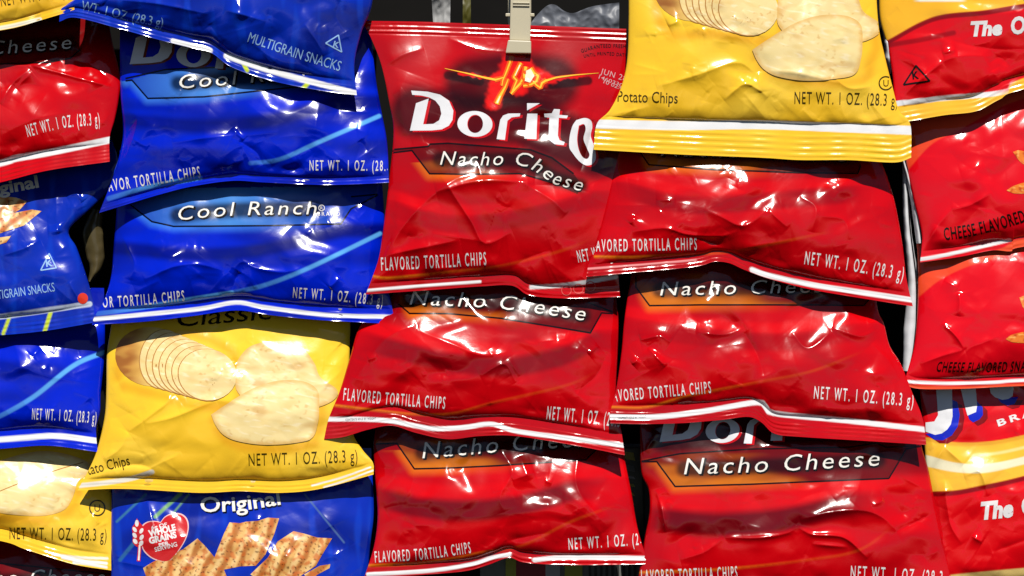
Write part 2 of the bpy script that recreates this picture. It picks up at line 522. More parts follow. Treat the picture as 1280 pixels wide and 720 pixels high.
def red_bag(band=None, line=None, banner=None, txt=None, stripe=(), logo=None, bandk=.5, top=.95, glow=None):
    """red tortilla chip film: dark arc, thin orange swoosh, dark and orange flavour banner"""
    def f(s, x, y, u, v, t):
        c = base(x, (206, 3, 15))
        c = mix(c, (176, 2, 14), .6 * ss(.0, .8, perlin(x / 120, y / 40, 5 + s.seed) + .3))
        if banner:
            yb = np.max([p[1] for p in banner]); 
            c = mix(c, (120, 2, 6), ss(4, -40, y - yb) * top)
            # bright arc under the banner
        if band:
            ym = yline(band[0]); hw = band[1]
            q = (y - ym(x)) / hw
            x0, x1 = band[0][0][0], band[0][-1][0]
            along = ss(x0 - 25, x0 + 30, x) * ss(x1 + 60, x1 - 30, x)
            c = mix(c, (90, 0, 12), bandk * 1.2 * along * ss(-1.15, -.5, q) * ss(1.3, .6, q))
            c = mix(c, (236, 6, 14), .5 * ss(-2.6, -1.9, q) * ss(-.9, -1.3, q))
        if line:
            c0 = spline(line, 80)
            d = np.full(x.shape, 1e9); tt = np.zeros(x.shape)
            for i in range(79):
                dd, _ = segdist(x, y, c0[i], c0[i + 1]); m = dd < d
                d = np.where(m, dd, d); tt = np.where(m, i / 79, tt)
            c = mix(c, (232, 134, 20), (1 - ss(.3, 3.0, d)) * np.clip(.85 - 1.25 * tt, .14, 1) * ss(1, .8, tt))
            below = (y > np.interp(x, c0[:, 0], c0[:, 1])) & (x < c0[-1, 0])
            c = mix(c, (150, 0, 10), .45 * below * ss(1, .35, (x - c0[0, 0]) / (c0[-1, 0] - c0[0, 0])))
        if banner:
            m = inside(x, y, banner)
            bx = [p[0] for p in banner]; by = [p[1] for p in banner]
            k = (x - min(bx)) / (max(bx) - min(bx)); ky = (y - min(by)) / (max(by) - min(by))
            warm = ss(.3, 1.05, ky + .3 * perlin(x / 50, y / 14, 3) - .75 * ss(.3, .8, k) + .08)
            bc = mix(base(x, (112, 5, 8)), (216, 118, 22), warm * .9)
            c = np.where(m[..., None], bc, c)
            # orange glow spilling under the banner
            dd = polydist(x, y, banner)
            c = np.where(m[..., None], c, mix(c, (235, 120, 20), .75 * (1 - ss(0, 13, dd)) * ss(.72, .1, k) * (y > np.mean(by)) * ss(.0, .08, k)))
        if txt:
            d = polydist(x, y, [(p[0], p[1] - 7) for p in spline(txt, 12)])
            c = mix(c, (14, 0, 0), (.8 * (1 - ss(5, 14, d))))
        if logo:
            for pts, r in logo:
                d = polydist(x, y, pts)
                c = mix(c, (30, 0, 2), .85 * (1 - ss(r * .55, r, d)))
        if glow:
            for pts, r in glow:
                d = polydist(x, y, pts)
                c = mix(c, (232, 14, 8), 1 - ss(r * .45, r, d + 2.5 * perlin(x / 6, y / 6, 31)))
        return stripes(c, x, y, stripe)
    return f

def blue_bag(swoosh=None, banner=None, txt=None, stripe=(), low=None, bands=()):
    def f(s, x, y, u, v, t):
        c = base(x, (0, 34, 208))
        c = mix(c, (0, 10, 120), .6 * ss(.0, .7, perlin(x / 160, y / 28, 9 + s.seed) + .25))
        for b, hw in bands:
            q = (y - yline(b)(x)) / hw
            c = mix(c, (1, 4, 96), .75 * ss(-1.2, -.3, q) * ss(1.2, .3, q))
        if banner:
            m = inside(x, y, banner); bx = [p[0] for p in banner]
            k = (x - min(bx)) / (max(bx) - min(bx))
            bc = mix(base(x, (6, 40, 170)), (70, 134, 214), np.clip(.95 - 1.1 * np.abs(k - .4) * 2, 0, 1) + .08)
            c = np.where(m[..., None], bc, c)
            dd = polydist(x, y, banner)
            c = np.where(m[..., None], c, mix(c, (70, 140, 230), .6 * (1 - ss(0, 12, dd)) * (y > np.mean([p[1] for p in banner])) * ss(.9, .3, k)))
        if txt:
            d = polydist(x, y, [(p[0], p[1] - 7) for p in spline(txt, 12)])
            c = mix(c, (0, 2, 24), .85 * (1 - ss(5, 14, d)))
        for line, hw in ([swoosh] if swoosh else []) + ([low] if low else []):
            c0 = spline(line, 60); d = polydist(x, y, c0)
            kx = (x - c0[0, 0]) / (c0[-1, 0] - c0[0, 0])
            c = mix(c, (96, 176, 246), (1 - ss(hw - 1.2, hw + .8, d)) * np.clip(.25 + 1.2 * kx, .2, .95))
        return stripes(c, x, y, stripe)
    return f

def grain_bag(stripe=(), streaks=()):
    def f(s, x, y, u, v, t):
        c = base(x, (8, 44, 178))
        c = mix(c, (4, 20, 118), .7 * ss(-.1, .6, perlin(x / 90, y / 50, 12 + s.seed)))
        c = mix(c, (14, 66, 205), .5 * ss(.1, .6, perlin(x / 12, y / 70, 15 + s.seed)))
        for a, b, hw, col, k in streaks:
            d, tt = segdist(x, y, a, b)
            c = mix(c, col, k * (1 - ss(hw - .7, hw + .9, d)))
        return stripes(c, x, y, stripe)
    return f

def yellow_bag(stripe=(), shade=.6, pic=None):
    def f(s, x, y, u, v, t):
        c = base(x, (255, 208, 52))
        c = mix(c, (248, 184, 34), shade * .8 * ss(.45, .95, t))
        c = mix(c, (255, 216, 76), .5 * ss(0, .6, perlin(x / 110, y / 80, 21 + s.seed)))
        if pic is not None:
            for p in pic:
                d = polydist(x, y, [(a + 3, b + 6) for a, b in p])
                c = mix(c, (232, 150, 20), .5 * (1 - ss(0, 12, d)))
        return stripes(c, x, y, stripe)
    return f

# colours of printed food pictures, evaluated point by point
def slice_rgb(seed, dark=0.0, rim=None):
    def f(x, y):
        c = base(x, (246, 222, 158))
        c = mix(c, (236, 204, 130), ss(-.1, .7, perlin(x / 22 + y / 50, y / 8 - x / 30, seed)) * .6)
        c = mix(c, (248, 224, 156), ss(.0, .6, perlin(x / 18, y / 5 - x / 20, seed + 3)) * .5)
        c = mix(c, (196, 130, 50), ss(.35, .8, perlin(x / 26, y / 18, seed + 5)) * .35 + dark)
        c = mix(c, (206, 150, 72), .5 * ss(.25, .6, perlin(x / 5, y / 5, seed + 7)) * ss(.0, .5, perlin(x / 30, y / 30, seed + 8)))
        c = mix(c, (255, 240, 200), .55 * ss(.25, .7, perlin(x / 14 + 9, y / 4 - x / 18, seed + 9)))
        if rim is not None:
            d = polydist(x, y, spline(list(rim) + [rim[0]], 80)) + 1.5 * perlin(x / 7, y / 7, seed + 11)
            c = mix(c, (226, 176, 92), .75 * (1 - ss(0, 7, d)))
        return c
    return f
def tater_rgb(x0, x1):
    def f(x, y):
        k = (x - x0) / (x1 - x0)
        c = base(x, (242, 208, 118))
        c = mix(c, (206, 140, 62), ss(.34, .1, k) * .9)
        c = mix(c, (148, 84, 36), ss(.26, .04, k + .1 * perlin(x / 22, y / 12, 2)) * .8)
        c = mix(c, (226, 178, 84), ss(-.1, .6, perlin(x / 20, y / 8, 9)) * .35)
        return c
    return f
def wave_rgb(ang, seed, period=15):
    ca, sa = math.cos(ang), math.sin(ang)
    def f(x, y):
        q = x * ca + y * sa + 2.5 * perlin(x / 15, y / 15, seed)
        c = base(x, (228, 176, 104))
        c = mix(c, (176, 104, 44), ss(.1, .95, np.sin(2 * np.pi * q / period)) * .9)
        c = mix(c, (246, 212, 150), ss(.2, 1., np.sin(2 * np.pi * q / period + 2.4)) * .6)
        c = mix(c, (206, 100, 36), ss(.0, .5, perlin(x / 7, y / 7, seed + 3)) * .7)
        c = mix(c, (84, 34, 14), ss(.38, .6, perlin(x / 3.2, y / 3.2, seed + 5)) * .85)
        return c
    return f
PICT = lambda: film('picture_print', None, rough=.2)

def caps(b, body, pts, h, col='white_ink', rgb=(236, 232, 232), name='product_text', bold=.002, **k):
    if body.isupper() or body[:3] == 'NET':
        k.setdefault('space', 1.42 if col == 'white_ink' else 1.15)
        if col == 'white_ink' and h > 10 and name in ('product_text', 'weight_text'): h *= 1.14; bold = .008
    b.drape([text(body, pts, h, bold=bold, **k)], name, ink(col, rgb), layer=2)

def flavour(b, body, pts, h, space=1.22, ext=True):
    """white slanted flavour name with a black edge"""
    lo = [(x + 1.2, y + 1.4) for x, y in pts]
    b.drape([text(body, lo, h, shear=.24, bold=.022, space=space)], 'flavour_shadow', BLACK(), layer=1)
    b.drape([text(body, pts, h, shear=.24, bold=-.003, space=space)], 'flavour_text', ink('cream_ink', (244, 240, 232)), layer=3)

def outline(b, lines, w=1.8, name='banner_outline', col=None):
    b.drape([stroke(l, w, smooth=False) for l in lines], name, col or ink('banner_line_ink', (30, 4, 6)), layer=1)

def kosher(b, tri, ktxt, kh, mat, w=1.6):
    sh = [stroke(tri + [tri[0]], w, smooth=False), text('K', ktxt, kh, bold=.03)]
    b.drape(sh, 'kosher_mark', mat, layer=2)

def c2(off, k):
    return lambda lst: [(off[0] + x / k, off[1] + y / k) for x, y in lst]

# --- brand lettering of the red bags, traced as outlines
q1 = c2((500, 60), 3.79); q4 = c2((620, 60), 3.79)
def brand_glyphs():
    g = []
    g.append(('D', q1([(53, 202), (130, 207), (190, 221), (232, 250), (253, 297), (249, 341), (231, 369), (198, 386), (150, 391), (47, 392), (76, 262), (136, 240), (110, 362), (158, 360), (185, 343), (196, 312), (189, 277), (168, 250), (138, 234), (100, 225), (58, 222)]), ()))
    el = lambda cx, cy, rx, ry, rot=0: [(cx + rx * math.cos(a) * math.cos(rot) - ry * math.sin(a) * math.sin(rot), cy + rx * math.cos(a) * math.sin(rot) + ry * math.sin(a) * math.cos(rot)) for a in np.linspace(0, 2 * np.pi, 36)[:-1]]
    g.append(('o', q1(el(355, 360, 83, 61, .05)), (q1(el(356, 360, 37, 43, .05)),)))
    g.append(('r', q4([(3, 432), (20, 340), (34, 320), (58, 311), (115, 310), (112, 324), (74, 329), (54, 345), (42, 436)]), ()))
    g.append(('i', q4([(134, 430), (148, 311), (196, 311), (191, 433)]), ()))
    g.append(('a', q4([(147, 262), (208, 262), (147, 296)]), ()))
    g.append(('t', q4([(228, 311), (264, 309), (275, 289), (303, 291), (300, 317), (341, 321), (335, 334), (298, 331), (293, 415), (301, 437), (326, 446), (320, 461), (276, 456), (248, 434), (253, 330), (230, 327)]), ()))
    g.append(('s', q4([(380, 342), (420, 332), (449, 344), (456, 375), (449, 415), (466, 470), (473, 520), (456, 550), (425, 556), (393, 536), (364, 500), (347, 470), (349, 420), (362, 370)]), (q4([(392, 368), (416, 361), (424, 385), (414, 430), (428, 470), (443, 505), (431, 526), (408, 515), (391, 480), (384, 430)]),)))
    return g
GL = brand_glyphs()
def brand_name(b, f=lambda x, y: (x, y), only=None, edge=(208, 16, 26), fill=(236, 236, 240)):
    sel = [g for g in GL if only is None or g[0] in only]
    mp = lambda r, dx=0, dy=0: [f(x + dx, y + dy) for x, y in r]
    b.drape([poly(mp(r, 3.2, 2.0), [mp(h, 1.0, 1.0) for h in hs], smooth=g in 'os') for g, r, hs in sel], 'brand_name_edge', ink('brand_edge_%d' % edge[0], edge), layer=1)
    b.drape([poly(mp(r), [mp(h) for h in hs], smooth=g in 'os') for g, r, hs in sel], 'brand_name', ink('brand_white', fill), layer=3)

RED = 'red tortilla chip bags with the nacho cheese banner'
BLUE = 'bright blue tortilla chip bags'
YEL = 'yellow potato chip bags'
GRAIN = 'dark blue multigrain snack bags'
CORN = 'red and yellow corn chip bags'
PUFFS = 'red and orange cheese snack bags'
W1 = (236, 236, 238)
NET = 'NET WT. 1 OZ. (28.3 g)'
FTC = 'FLAVORED TORTILLA CHIPS'

# ================================================================== middle column, red bags
ban = [(489, 190), (515, 188), (537, 217), (583, 218), (650, 217), (690, 228), (722, 243), (728, 232), (717, 217), (690, 197), (663, 187), (600, 182), (560, 179), (538, 180), (535, 183), (489, 187)]
txt = [(550, 206), (600, 207), (650, 207), (676, 219), (690, 229), (725, 239)]
L = Bag('tortilla_chip_bag', 'red chip bag held by the beige clip, flame logo and big white brand name', 'chip bag', RED,
        top=[(452, 26), (520, 27), (580, 29), (640, 31), (700, 33), (783, 36)],
        bottom=[(457, 368), (530, 363), (600, 358), (640, 357), (662, 369), (710, 373), (775, 371)],
        left=[(452, 26), (464, 48), (477, 82), (487, 130), (492, 165), (487, 220), (480, 280), (474, 320), (466, 345), (457, 368)],
        right=[(783, 36), (783, 70), (782, 110), (776, 180), (770, 230), (768, 280), (770, 310), (773, 345), (775, 371)],
        Y=(.005, .008, -.007, -.003), puff=.015, peak=1.8, flange=15, top_flange=20, seed=11, crumple=.55, offset=-.004,
        creases=[([(472, 322), (515, 312), (575, 300)], 4.6, 15), ([(466, 345), (510, 275), (562, 228), (600, 216)], 3.6, 16), ([(545, 240), (600, 226), (668, 228)], 4.0, 12), ([(550, 218), (588, 275), (606, 304), (640, 290)], 3.0, 9),
                 ([(540, 292), (606, 302)], 1.3, 9), ([(650, 226), (690, 250), (708, 268)], 2.2, 9), ([(630, 344), (655, 325), (690, 312)], -2.0, 10),
                 ([(660, 232), (700, 232), (740, 240)], -2.5, 10), ([(742, 150), (733, 190), (725, 215)], -2.2, 6), ([(478, 85), (500, 70), (530, 60)], 2.0, 10),
                 ([(505, 170), (500, 120), (510, 90)], 1.5, 18), ([(560, 48), (600, 62), (640, 66)], 1.2, 8), ([(480, 340), (560, 335), (620, 330)], 1.5, 12)],
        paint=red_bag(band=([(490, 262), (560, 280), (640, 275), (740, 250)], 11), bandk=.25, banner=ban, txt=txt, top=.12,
                      line=[(463, 345), (489, 347.5), (562, 340), (623, 333), (700, 314), (745, 296)],
                      stripe=[([(459, 363), (530, 357), (600, 352)], 1.8, W1), ([(664, 359), (700, 357), (730, 353), (770, 346)], 2.6, W1)],
                      glow=[([(638, 74), (632, 92), (620, 110), (616, 128)], 13), ([(650, 78), (664, 92), (678, 98)], 14), ([(618, 98), (690, 100)], 8), ([(640, 90), (650, 108)], 15), ([(575, 91), (615, 99)], 2.6), ([(690, 100), (730, 94)], 2.6)],
                      logo=[([(520, 140), (590, 150), (650, 150), (700, 170), (745, 190)], 42), ([(590, 106), (640, 98), (690, 104)], 44), ([(560, 94), (600, 102)], 7), ([(690, 106), (735, 101)], 7)]))
brand_name(L)
outline(L, [[(489, 191), (515, 188), (537, 217), (583, 218), (650, 217), (690, 228)], [(489, 187), (535, 183), (538, 180), (560, 179), (600, 182), (663, 187), (690, 197), (717, 217)]])
flavour(L, 'Nacho Cheese', txt, 17)
k1 = c2((450, 0), 3.0)
fl = [([(318, 257), (400, 275), (470, 292), (507, 299)], .5, 2.4), ([(895, 274), (800, 282), (735, 291), (690, 305)], .4, 2.4),
      ([(570, 210), (562, 235), (552, 262), (545, 280), (536, 300), (532, 322)], 2.4, 1.0), ([(604, 236), (590, 262), (576, 290), (588, 302), (570, 345)], 2.6, 1.4),
      ([(512, 390), (524, 362), (545, 325), (556, 296)], 4.6, .8), ([(622, 250), (616, 285), (604, 310), (585, 330), (566, 352)], 3.4, 2.0), ([(640, 255), (652, 275), (668, 285), (662, 305), (640, 318), (612, 322)], 3.2, 2.0),
      ([(700, 300), (682, 312), (676, 330), (660, 318), (650, 305)], 2.6, 1.6), ([(505, 300), (522, 296), (540, 290)], 2.2, 1.0)]
L.drape([stroke(k1(pt), a_ + 4.4, b_ + 4.0, smooth=False) for pt, a_, b_ in fl[2:]] + [stroke(k1(pt), a_ + .3, b_ + 1.2) for pt, a_, b_ in fl[:2]], 'flame_mark', ink('flame_orange', (240, 96, 14)), 1)
L.drape([stroke(k1(pt), a_, b_, smooth=False) for pt, a_, b_ in fl], 'flame_mark', ink('flame_yellow', (255, 206, 60)), 2)
L.drape([poly(k1([(622, 266), (640, 258), (654, 284), (638, 310), (618, 304)])), stroke(k1([(600, 244), (582, 284)]), 1.6, .8, smooth=False), stroke(k1([(514, 386), (526, 360)]), 2.2, .8)], 'flame_mark', ink('flame_white', (255, 246, 214)), 3)
caps(L, 'GUARANTEED FRESH', [(727, 66), (750, 60), (782, 60)], 4.5, 'black_ink', (20, 14, 12), name='date_text')
caps(L, 'UNTIL PRINTED DATE', [(730, 72), (755, 69), (783, 71)], 4, 'black_ink', (20, 14, 12), name='date_text')
caps(L, 'JUN 28', [(750, 92), (782, 102)], 7, 'date_ink', (222, 168, 170), name='date_text')
caps(L, '14603304', [(748, 98), (782, 111)], 4.5, 'date_ink', (222, 168, 170), name='date_text')
caps(L, '10 02:41', [(754, 104), (780, 114)], 4.5, 'date_ink', (222, 168, 170), name='date_text')
caps(L, FTC, [(477, 338), (540, 335), (608, 331)], 14)
caps(L, 'NET WT', [(723, 328), (753, 322)], 13, name='weight_text')
L.drape([ring(cx, cy, 6, 1.0) for cx, cy in ((708, 363), (723, 361), (738, 358))], 'seal_mark', ink('pale_red_ink', (226, 90, 84)), layer=1)

ban = [(498, 380), (512, 392), (560, 392), (627, 398), (690, 408), (738, 416), (752, 391), (748, 372), (620, 350), (505, 350)]
txt = [(512, 381), (570, 383), (620, 386), (680, 393), (729, 401)]
M = Bag('tortilla_chip_bag', 'red chip bag directly under the clipped bag, its wavy white-striped seal fully in view', 'chip bag', RED,
        top=[(500, 310), (640, 312), (772, 316)],
        bottom=[(405, 549), (430, 546), (460, 537), (490, 532), (520, 541), (560, 549), (600, 545), (645, 545), (720, 557), (781, 569)],
        left=[(500, 310), (490, 370), (452, 405), (438, 445), (425, 488), (411, 523), (405, 549)],
        right=[(772, 316), (770, 365), (773, 400), (772, 440), (770, 480), (770, 510), (776, 535), (781, 569)],
        puff=.018, flange=27, seed=26, Y=(.012, .014, -.010, -.010), offset=-.003, crumple=.9,
        creases=[([(520, 412), (560, 428), (600, 443), (640, 440)], 1.8, 8), ([(600, 470), (630, 455), (645, 478)], 2.0, 6), ([(635, 448), (650, 470)], 1.5, 5), ([(440, 480), (480, 425), (520, 405)], 1.6, 10),
                 ([(460, 450), (472, 445)], 1.0, 5), ([(735, 442), (748, 432)], 2.0, 6), ([(612, 505), (618, 530)], -2.2, 8), ([(490, 530), (520, 515), (545, 500)], 1.2, 10), ([(720, 490), (745, 470), (760, 440)], -1.6, 10)],
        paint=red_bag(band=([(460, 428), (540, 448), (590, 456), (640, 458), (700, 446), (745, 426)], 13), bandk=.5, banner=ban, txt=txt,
                      line=[(419, 507), (470, 513), (518, 518), (566, 517), (614, 504), (710, 481), (749, 462)],
                      stripe=[([(409, 524), (450, 524), (486, 526), (518, 532), (544, 536), (582, 534), (614, 530), (646, 539), (720, 549), (781, 557)], 2.9, W1)]))
outline(M, [[(498, 380), (512, 392), (560, 392), (627, 398), (690, 408), (738, 416), (752, 391), (766, 392)], [(735, 378), (766, 390)]])
flavour(M, 'Nacho Cheese', txt, 18)
caps(M, FTC, [(429, 500), (490, 506), (556, 511)], 13)
caps(M, NET, [(683, 524), (760, 532), (786, 536)], 14.5, name='weight_text')
caps(M, 'CONTENTS SOLD BY WEIGHT', [(432, 526), (470, 524)], 2.6, 'grey_ink', (70, 66, 70), name='small_print', bold=0)

ban = [(470, 555), (496, 554), (518, 586), (562, 585), (623, 582), (732, 575), (752, 556), (752, 535), (470, 535)]
txt = [(528, 573), (580, 569), (640, 564), (700, 560), (748, 557)]
N = Bag('tortilla_chip_bag', 'shaded red chip bag two below the clipped bag, glare over its flavour name', 'chip bag', RED,
        top=[(480, 500), (640, 500), (775, 505)],
        bottom=[(455, 723), (520, 719), (580, 714), (610, 706), (636, 697), (655, 703), (700, 706), (760, 706), (810, 705)],
        left=[(480, 500), (468, 545), (468, 580), (471, 620), (472, 650), (467, 685), (455, 723)],
        right=[(775, 505), (776, 545), (782, 580), (790, 620), (797, 660), (810, 705)],
        puff=.017, flange=15, seed=37, Y=(.008, .014, -.010, -.010), offset=-.001, crumple=.9,
        creases=[([(625, 560), (640, 590), (625, 620), (630, 640)], 2.2, 8), ([(640, 600), (668, 590)], 2.0, 8), ([(650, 570), (662, 600)], 1.2, 6), ([(724, 560), (722, 610), (760, 660)], 1.8, 8), ([(600, 690), (640, 675), (690, 665)], -2.4, 10),
                 ([(520, 545), (516, 600), (500, 640)], .8, 6), ([(680, 600), (690, 604)], 1.4, 4)],
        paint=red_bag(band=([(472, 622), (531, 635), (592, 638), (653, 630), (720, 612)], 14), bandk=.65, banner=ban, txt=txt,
                      line=[(461, 707), (516, 705), (562, 699), (601, 691), (653, 682), (714, 652), (775, 630)],
                      stripe=[([(460, 718), (540, 713), (590, 705), (615, 697), (637, 693)], 2.4, W1), ([(668, 700), (700, 697), (760, 697), (812, 698)], 2.8, W1)]))
outline(N, [[(470, 555), (496, 554), (518, 586), (562, 585), (623, 582), (732, 575), (752, 556)]])
flavour(N, 'Nacho Cheese', txt, 20)
caps(N, FTC, [(469, 703), (530, 699), (589, 691)], 12)
caps(N, NET, [(711, 687), (800, 681), (826, 679)], 12.5, name='weight_text')

# ================================================================== right of the middle: a yellow bag over three red ones
kJ = c2((100, 390), 2.182)
chipJ1 = kJ([(425, 170), (432, 130), (470, 92), (540, 80), (600, 94), (638, 138), (655, 178), (700, 212), (692, 240), (640, 262), (560, 268), (470, 250), (428, 215)])
chipJ2 = kJ([(358, 280), (400, 252), (470, 210), (540, 188), (610, 190), (648, 215), (652, 265), (648, 305), (632, 345), (580, 358), (500, 362), (430, 352), (392, 335), (370, 308)])
def tilt_ellipse(cx, cy, rx, ry, rot=0., n=30):
    return [(cx + rx * math.cos(a) * math.cos(rot) - ry * math.sin(a) * math.sin(rot), cy + rx * math.cos(a) * math.sin(rot) + ry * math.sin(a) * math.cos(rot)) for a in np.linspace(0, 2 * np.pi, n + 1)[:-1]]
def potato_picture(b, f):
    """a potato cut into slices, and two chips, printed on the yellow film"""
    mp = lambda r: [f(*q) for q in r]
    x0 = f(144, 0)[0]
    b.drape([poly(mp(tilt_ellipse(190, 446, 46, 37, .12)))], 'chip_picture', PICT(), 1, tater_rgb(x0, x0 + 150))
    edge = ink('slice_brown', (186, 132, 66))
    for i in range(7):
        cx, cy, rx, ry = 203 + i * 9.3, 449 + i * 3.3, 29 + i * 1.3, 37.5 - i * .8
        b.drape([poly(mp(tilt_ellipse(cx, cy, rx, ry, .15)))], 'slice_edge', edge, 2 + 1.2 * i)
        b.drape([poly(mp(tilt_ellipse(cx + .9, cy - .2, rx - .4, ry - .7, .15)))], 'chip_picture', PICT(), 2.6 + 1.2 * i, slice_rgb(4 + i, .1))
    b.drape([poly(mp(chipJ1), smooth=True)], 'chip_picture', PICT(), 11.5, slice_rgb(24, .06, mp(chipJ1)))
    b.drape([poly(mp(chipJ2), smooth=True)], 'chip_picture', PICT(), 13, slice_rgb(34, 0, mp(chipJ2)))

kO = c2((720, 0), 2.909)
chipO1 = kO([(735, 100), (728, 60), (745, 10), (800, -60), (930, -90), (1050, -60), (1085, 0), (1070, 80), (1000, 110), (850, 118)])
chipO2 = kO([(650, 190), (660, 172), (700, 145), (760, 112), (850, 82), (950, 65), (1050, 60), (1078, 100), (1085, 160), (1060, 215), (1055, 255), (1035, 278), (980, 286), (880, 280), (780, 268), (690, 240), (668, 215)])
tatO = kO([(285, -40), (284, 20), (300, 70), (335, 108), (380, 118), (430, 106), (480, 104), (560, 116), (650, 130), (715, 136), (745, 110), (735, 40), (700, -10), (600, -60), (450, -90), (330, -80)])
O = Bag('potato_chip_bag', 'bright yellow potato chip bag with wide ribbed seal hanging over red bags', 'chip bag', YEL,
        top=[(790, -170), (940, -172), (1090, -168)],
        bottom=[(742, 187), (850, 193), (950, 197), (1000, 200), (1060, 200), (1118, 203), (1139, 197)],
        left=[(790, -170), (786, -60), (786, 20), (784, 75), (776, 110), (762, 138), (746, 155), (742, 187)],
        right=[(1090, -168), (1094, -40), (1098, 30), (1106, 70), (1116, 110), (1124, 138), (1138, 156), (1139, 197)],
        puff=.018, flange=46, seed=41, offset=-.008, crumple=.55, rough=.15, ribs=5, back=(200, 160, 30), Y=(.014, .014, -.010, -.010),
        creases=[([(820, 108), (870, 94), (920, 78), (945, 92)], 2.4, 9), ([(905, 125), (930, 105), (948, 112), (960, 122)], 2.2, 6), ([(948, 90), (952, 115)], 1.6, 5), ([(960, 88), (1000, 92), (1050, 104)], 1.8, 8), ([(835, 32), (850, 25)], 2.2, 7),
                 ([(1040, 95), (1062, 110), (1090, 108)], 1.6, 6), ([(780, 130), (830, 115)], 1.2, 12)],
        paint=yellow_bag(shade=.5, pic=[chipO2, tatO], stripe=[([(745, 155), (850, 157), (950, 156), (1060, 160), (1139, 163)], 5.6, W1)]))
potato_picture(O, lambda x, y: (x + 676 + (x - 260) * .02, y - 457 + (y - 460) * .02))
caps(O, 'Potato Chips', [(772, 127), (847, 129)], 13.5, 'brown_ink', (64, 52, 10), bold=0)
caps(O, NET, [(993, 129.5), (1075, 131), (1122, 133)], 15, 'brown_ink', (64, 52, 10), name='weight_text', bold=0)
O.drape([ring(1107, 104, 8.2, 1.5), text('U', [(1104, 108), (1110.5, 108)], 8)], 'kosher_mark', ink('brown_ink', (64, 52, 10)), 2)

ban = [(792, 180), (800, 190), (811, 206), (892, 212), (1000, 216), (1072, 217), (1076, 207), (1076, 170), (792, 170)]
txt = [(826, 195), (940, 198), (1057, 202)]
P = Bag('tortilla_chip_bag', 'crumpled red chip bag right below the ribbed seal of the yellow bag', 'chip bag', RED,
        top=[(775, 120), (930, 120), (1088, 125)],
        bottom=[(733, 346), (800, 340), (870, 333), (893, 327), (912, 329), (930, 337), (960, 348), (1010, 361), (1060, 370), (1141, 383)],
        left=[(775, 120), (768, 170), (766, 205), (761, 240), (752, 280), (744, 312), (736, 330), (733, 346)],
        right=[(1088, 125), (1095, 185), (1107, 215), (1119, 255), (1128, 305), (1133, 348), (1141, 383)],
        puff=.020, flange=18, seed=53, offset=-.006, crumple=.85, Y=(.014, .014, -.010, -.006),
        creases=[([(790, 290), (830, 285), (860, 293), (900, 295), (925, 288)], 2.2, 6), ([(880, 262), (900, 270), (930, 282), (960, 262)], 2.0, 6), ([(960, 262), (985, 285)], 1.6, 5), ([(1000, 245), (1020, 260), (1015, 290)], 1.8, 7), ([(1025, 270), (1055, 275), (1062, 300)], 1.4, 6),
                 ([(870, 296), (905, 310), (925, 322)], -3.0, 8), ([(820, 250), (845, 250)], 1.4, 5), ([(788, 280), (795, 270)], 1.6, 4), ([(912, 328), (935, 310), (990, 300)], 2.0, 10)],
        paint=red_bag(band=([(785, 240), (857, 256), (926, 254), (1050, 244)], 11), bandk=.35, banner=ban, txt=txt,
                      line=[(744, 321), (789, 321.6), (840, 319), (892, 317), (933, 312), (995, 298.6), (1046, 288)],
                      stripe=[([(735, 336), (800, 331), (870, 325)], 1.2, (236, 150, 150)), ([(940, 337), (960, 344), (1010, 355), (1060, 363), (1140, 375)], 3.2, W1)]))
outline(P, [[(800, 190), (811, 206), (892, 212), (1000, 216), (1072, 217), (1076, 207)]])
flavour(P, 'Nacho Cheese', txt, 16)
caps(P, FTC, [(735, 314.5), (800, 313.5), (871, 312)], 13)
caps(P, NET, [(1005, 330), (1060, 338), (1128, 350)], 14, name='weight_text')

ban = [(790, 352), (795, 359), (812, 382), (877, 381), (980, 381), (1080, 382), (1096, 362), (1090, 335), (790, 335)]
txt = [(825, 369.5), (935, 367.5), (1045, 365)]
Q = Bag('tortilla_chip_bag', 'red chip bag with white-striped seal bent up mid-way, between two red bags', 'chip bag', RED,
        top=[(795, 298), (940, 296), (1092, 305)],
        bottom=[(763, 529), (800, 530), (850, 529), (900, 525), (935, 521), (952, 528), (968, 542), (1000, 546), (1080, 551), (1158, 556)],
        left=[(795, 298), (789, 345), (784, 375), (780, 405), (777, 440), (770, 488), (763, 515), (763, 529)],
        right=[(1092, 305), (1096, 380), (1105, 405), (1112, 432), (1126, 455), (1140, 490), (1153, 522), (1158, 556)],
        puff=.014, peak=1.7, crinkle=1.5, flange=27, seed=61, Y=(.009, .016, -.010, -.010), offset=-.006, crumple=.85,
        creases=[([(800, 425), (825, 420), (838, 428)], 2.6, 7), ([(810, 435), (832, 458)], 2.4, 6), ([(870, 415), (905, 418), (930, 410)], 2.4, 7), ([(930, 415), (945, 440), (955, 470)], -2.0, 9), ([(990, 415), (1010, 435), (1040, 415)], 1.8, 6), ([(1040, 410), (1075, 420), (1095, 412)], 2.0, 7),
                 ([(1090, 430), (1110, 450), (1125, 475)], 1.6, 7), ([(790, 455), (798, 448)], 2.0, 5), ([(935, 500), (950, 512), (968, 522)], 2.4, 6), ([(905, 495), (915, 502)], 1.8, 4)],
        paint=red_bag(band=([(785, 408), (880, 422), (980, 428), (1070, 416)], 11), bandk=.22, banner=ban, txt=txt,
                      line=[(764, 509), (809, 509), (860, 495), (946, 478), (1015, 464), (1084, 437)],
                      stripe=[([(764, 521), (820, 521), (880, 514), (945, 503), (957, 509), (970, 517), (1060, 526), (1157, 537)], 3.3, W1)]))
outline(Q, [[(795, 345), (795, 359), (812, 382), (877, 381), (980, 381), (1080, 382), (1096, 362)]])
flavour(Q, 'Nacho Cheese', txt, 17)
caps(Q, FTC, [(757, 503), (800, 499), (889, 491)], 12.5)
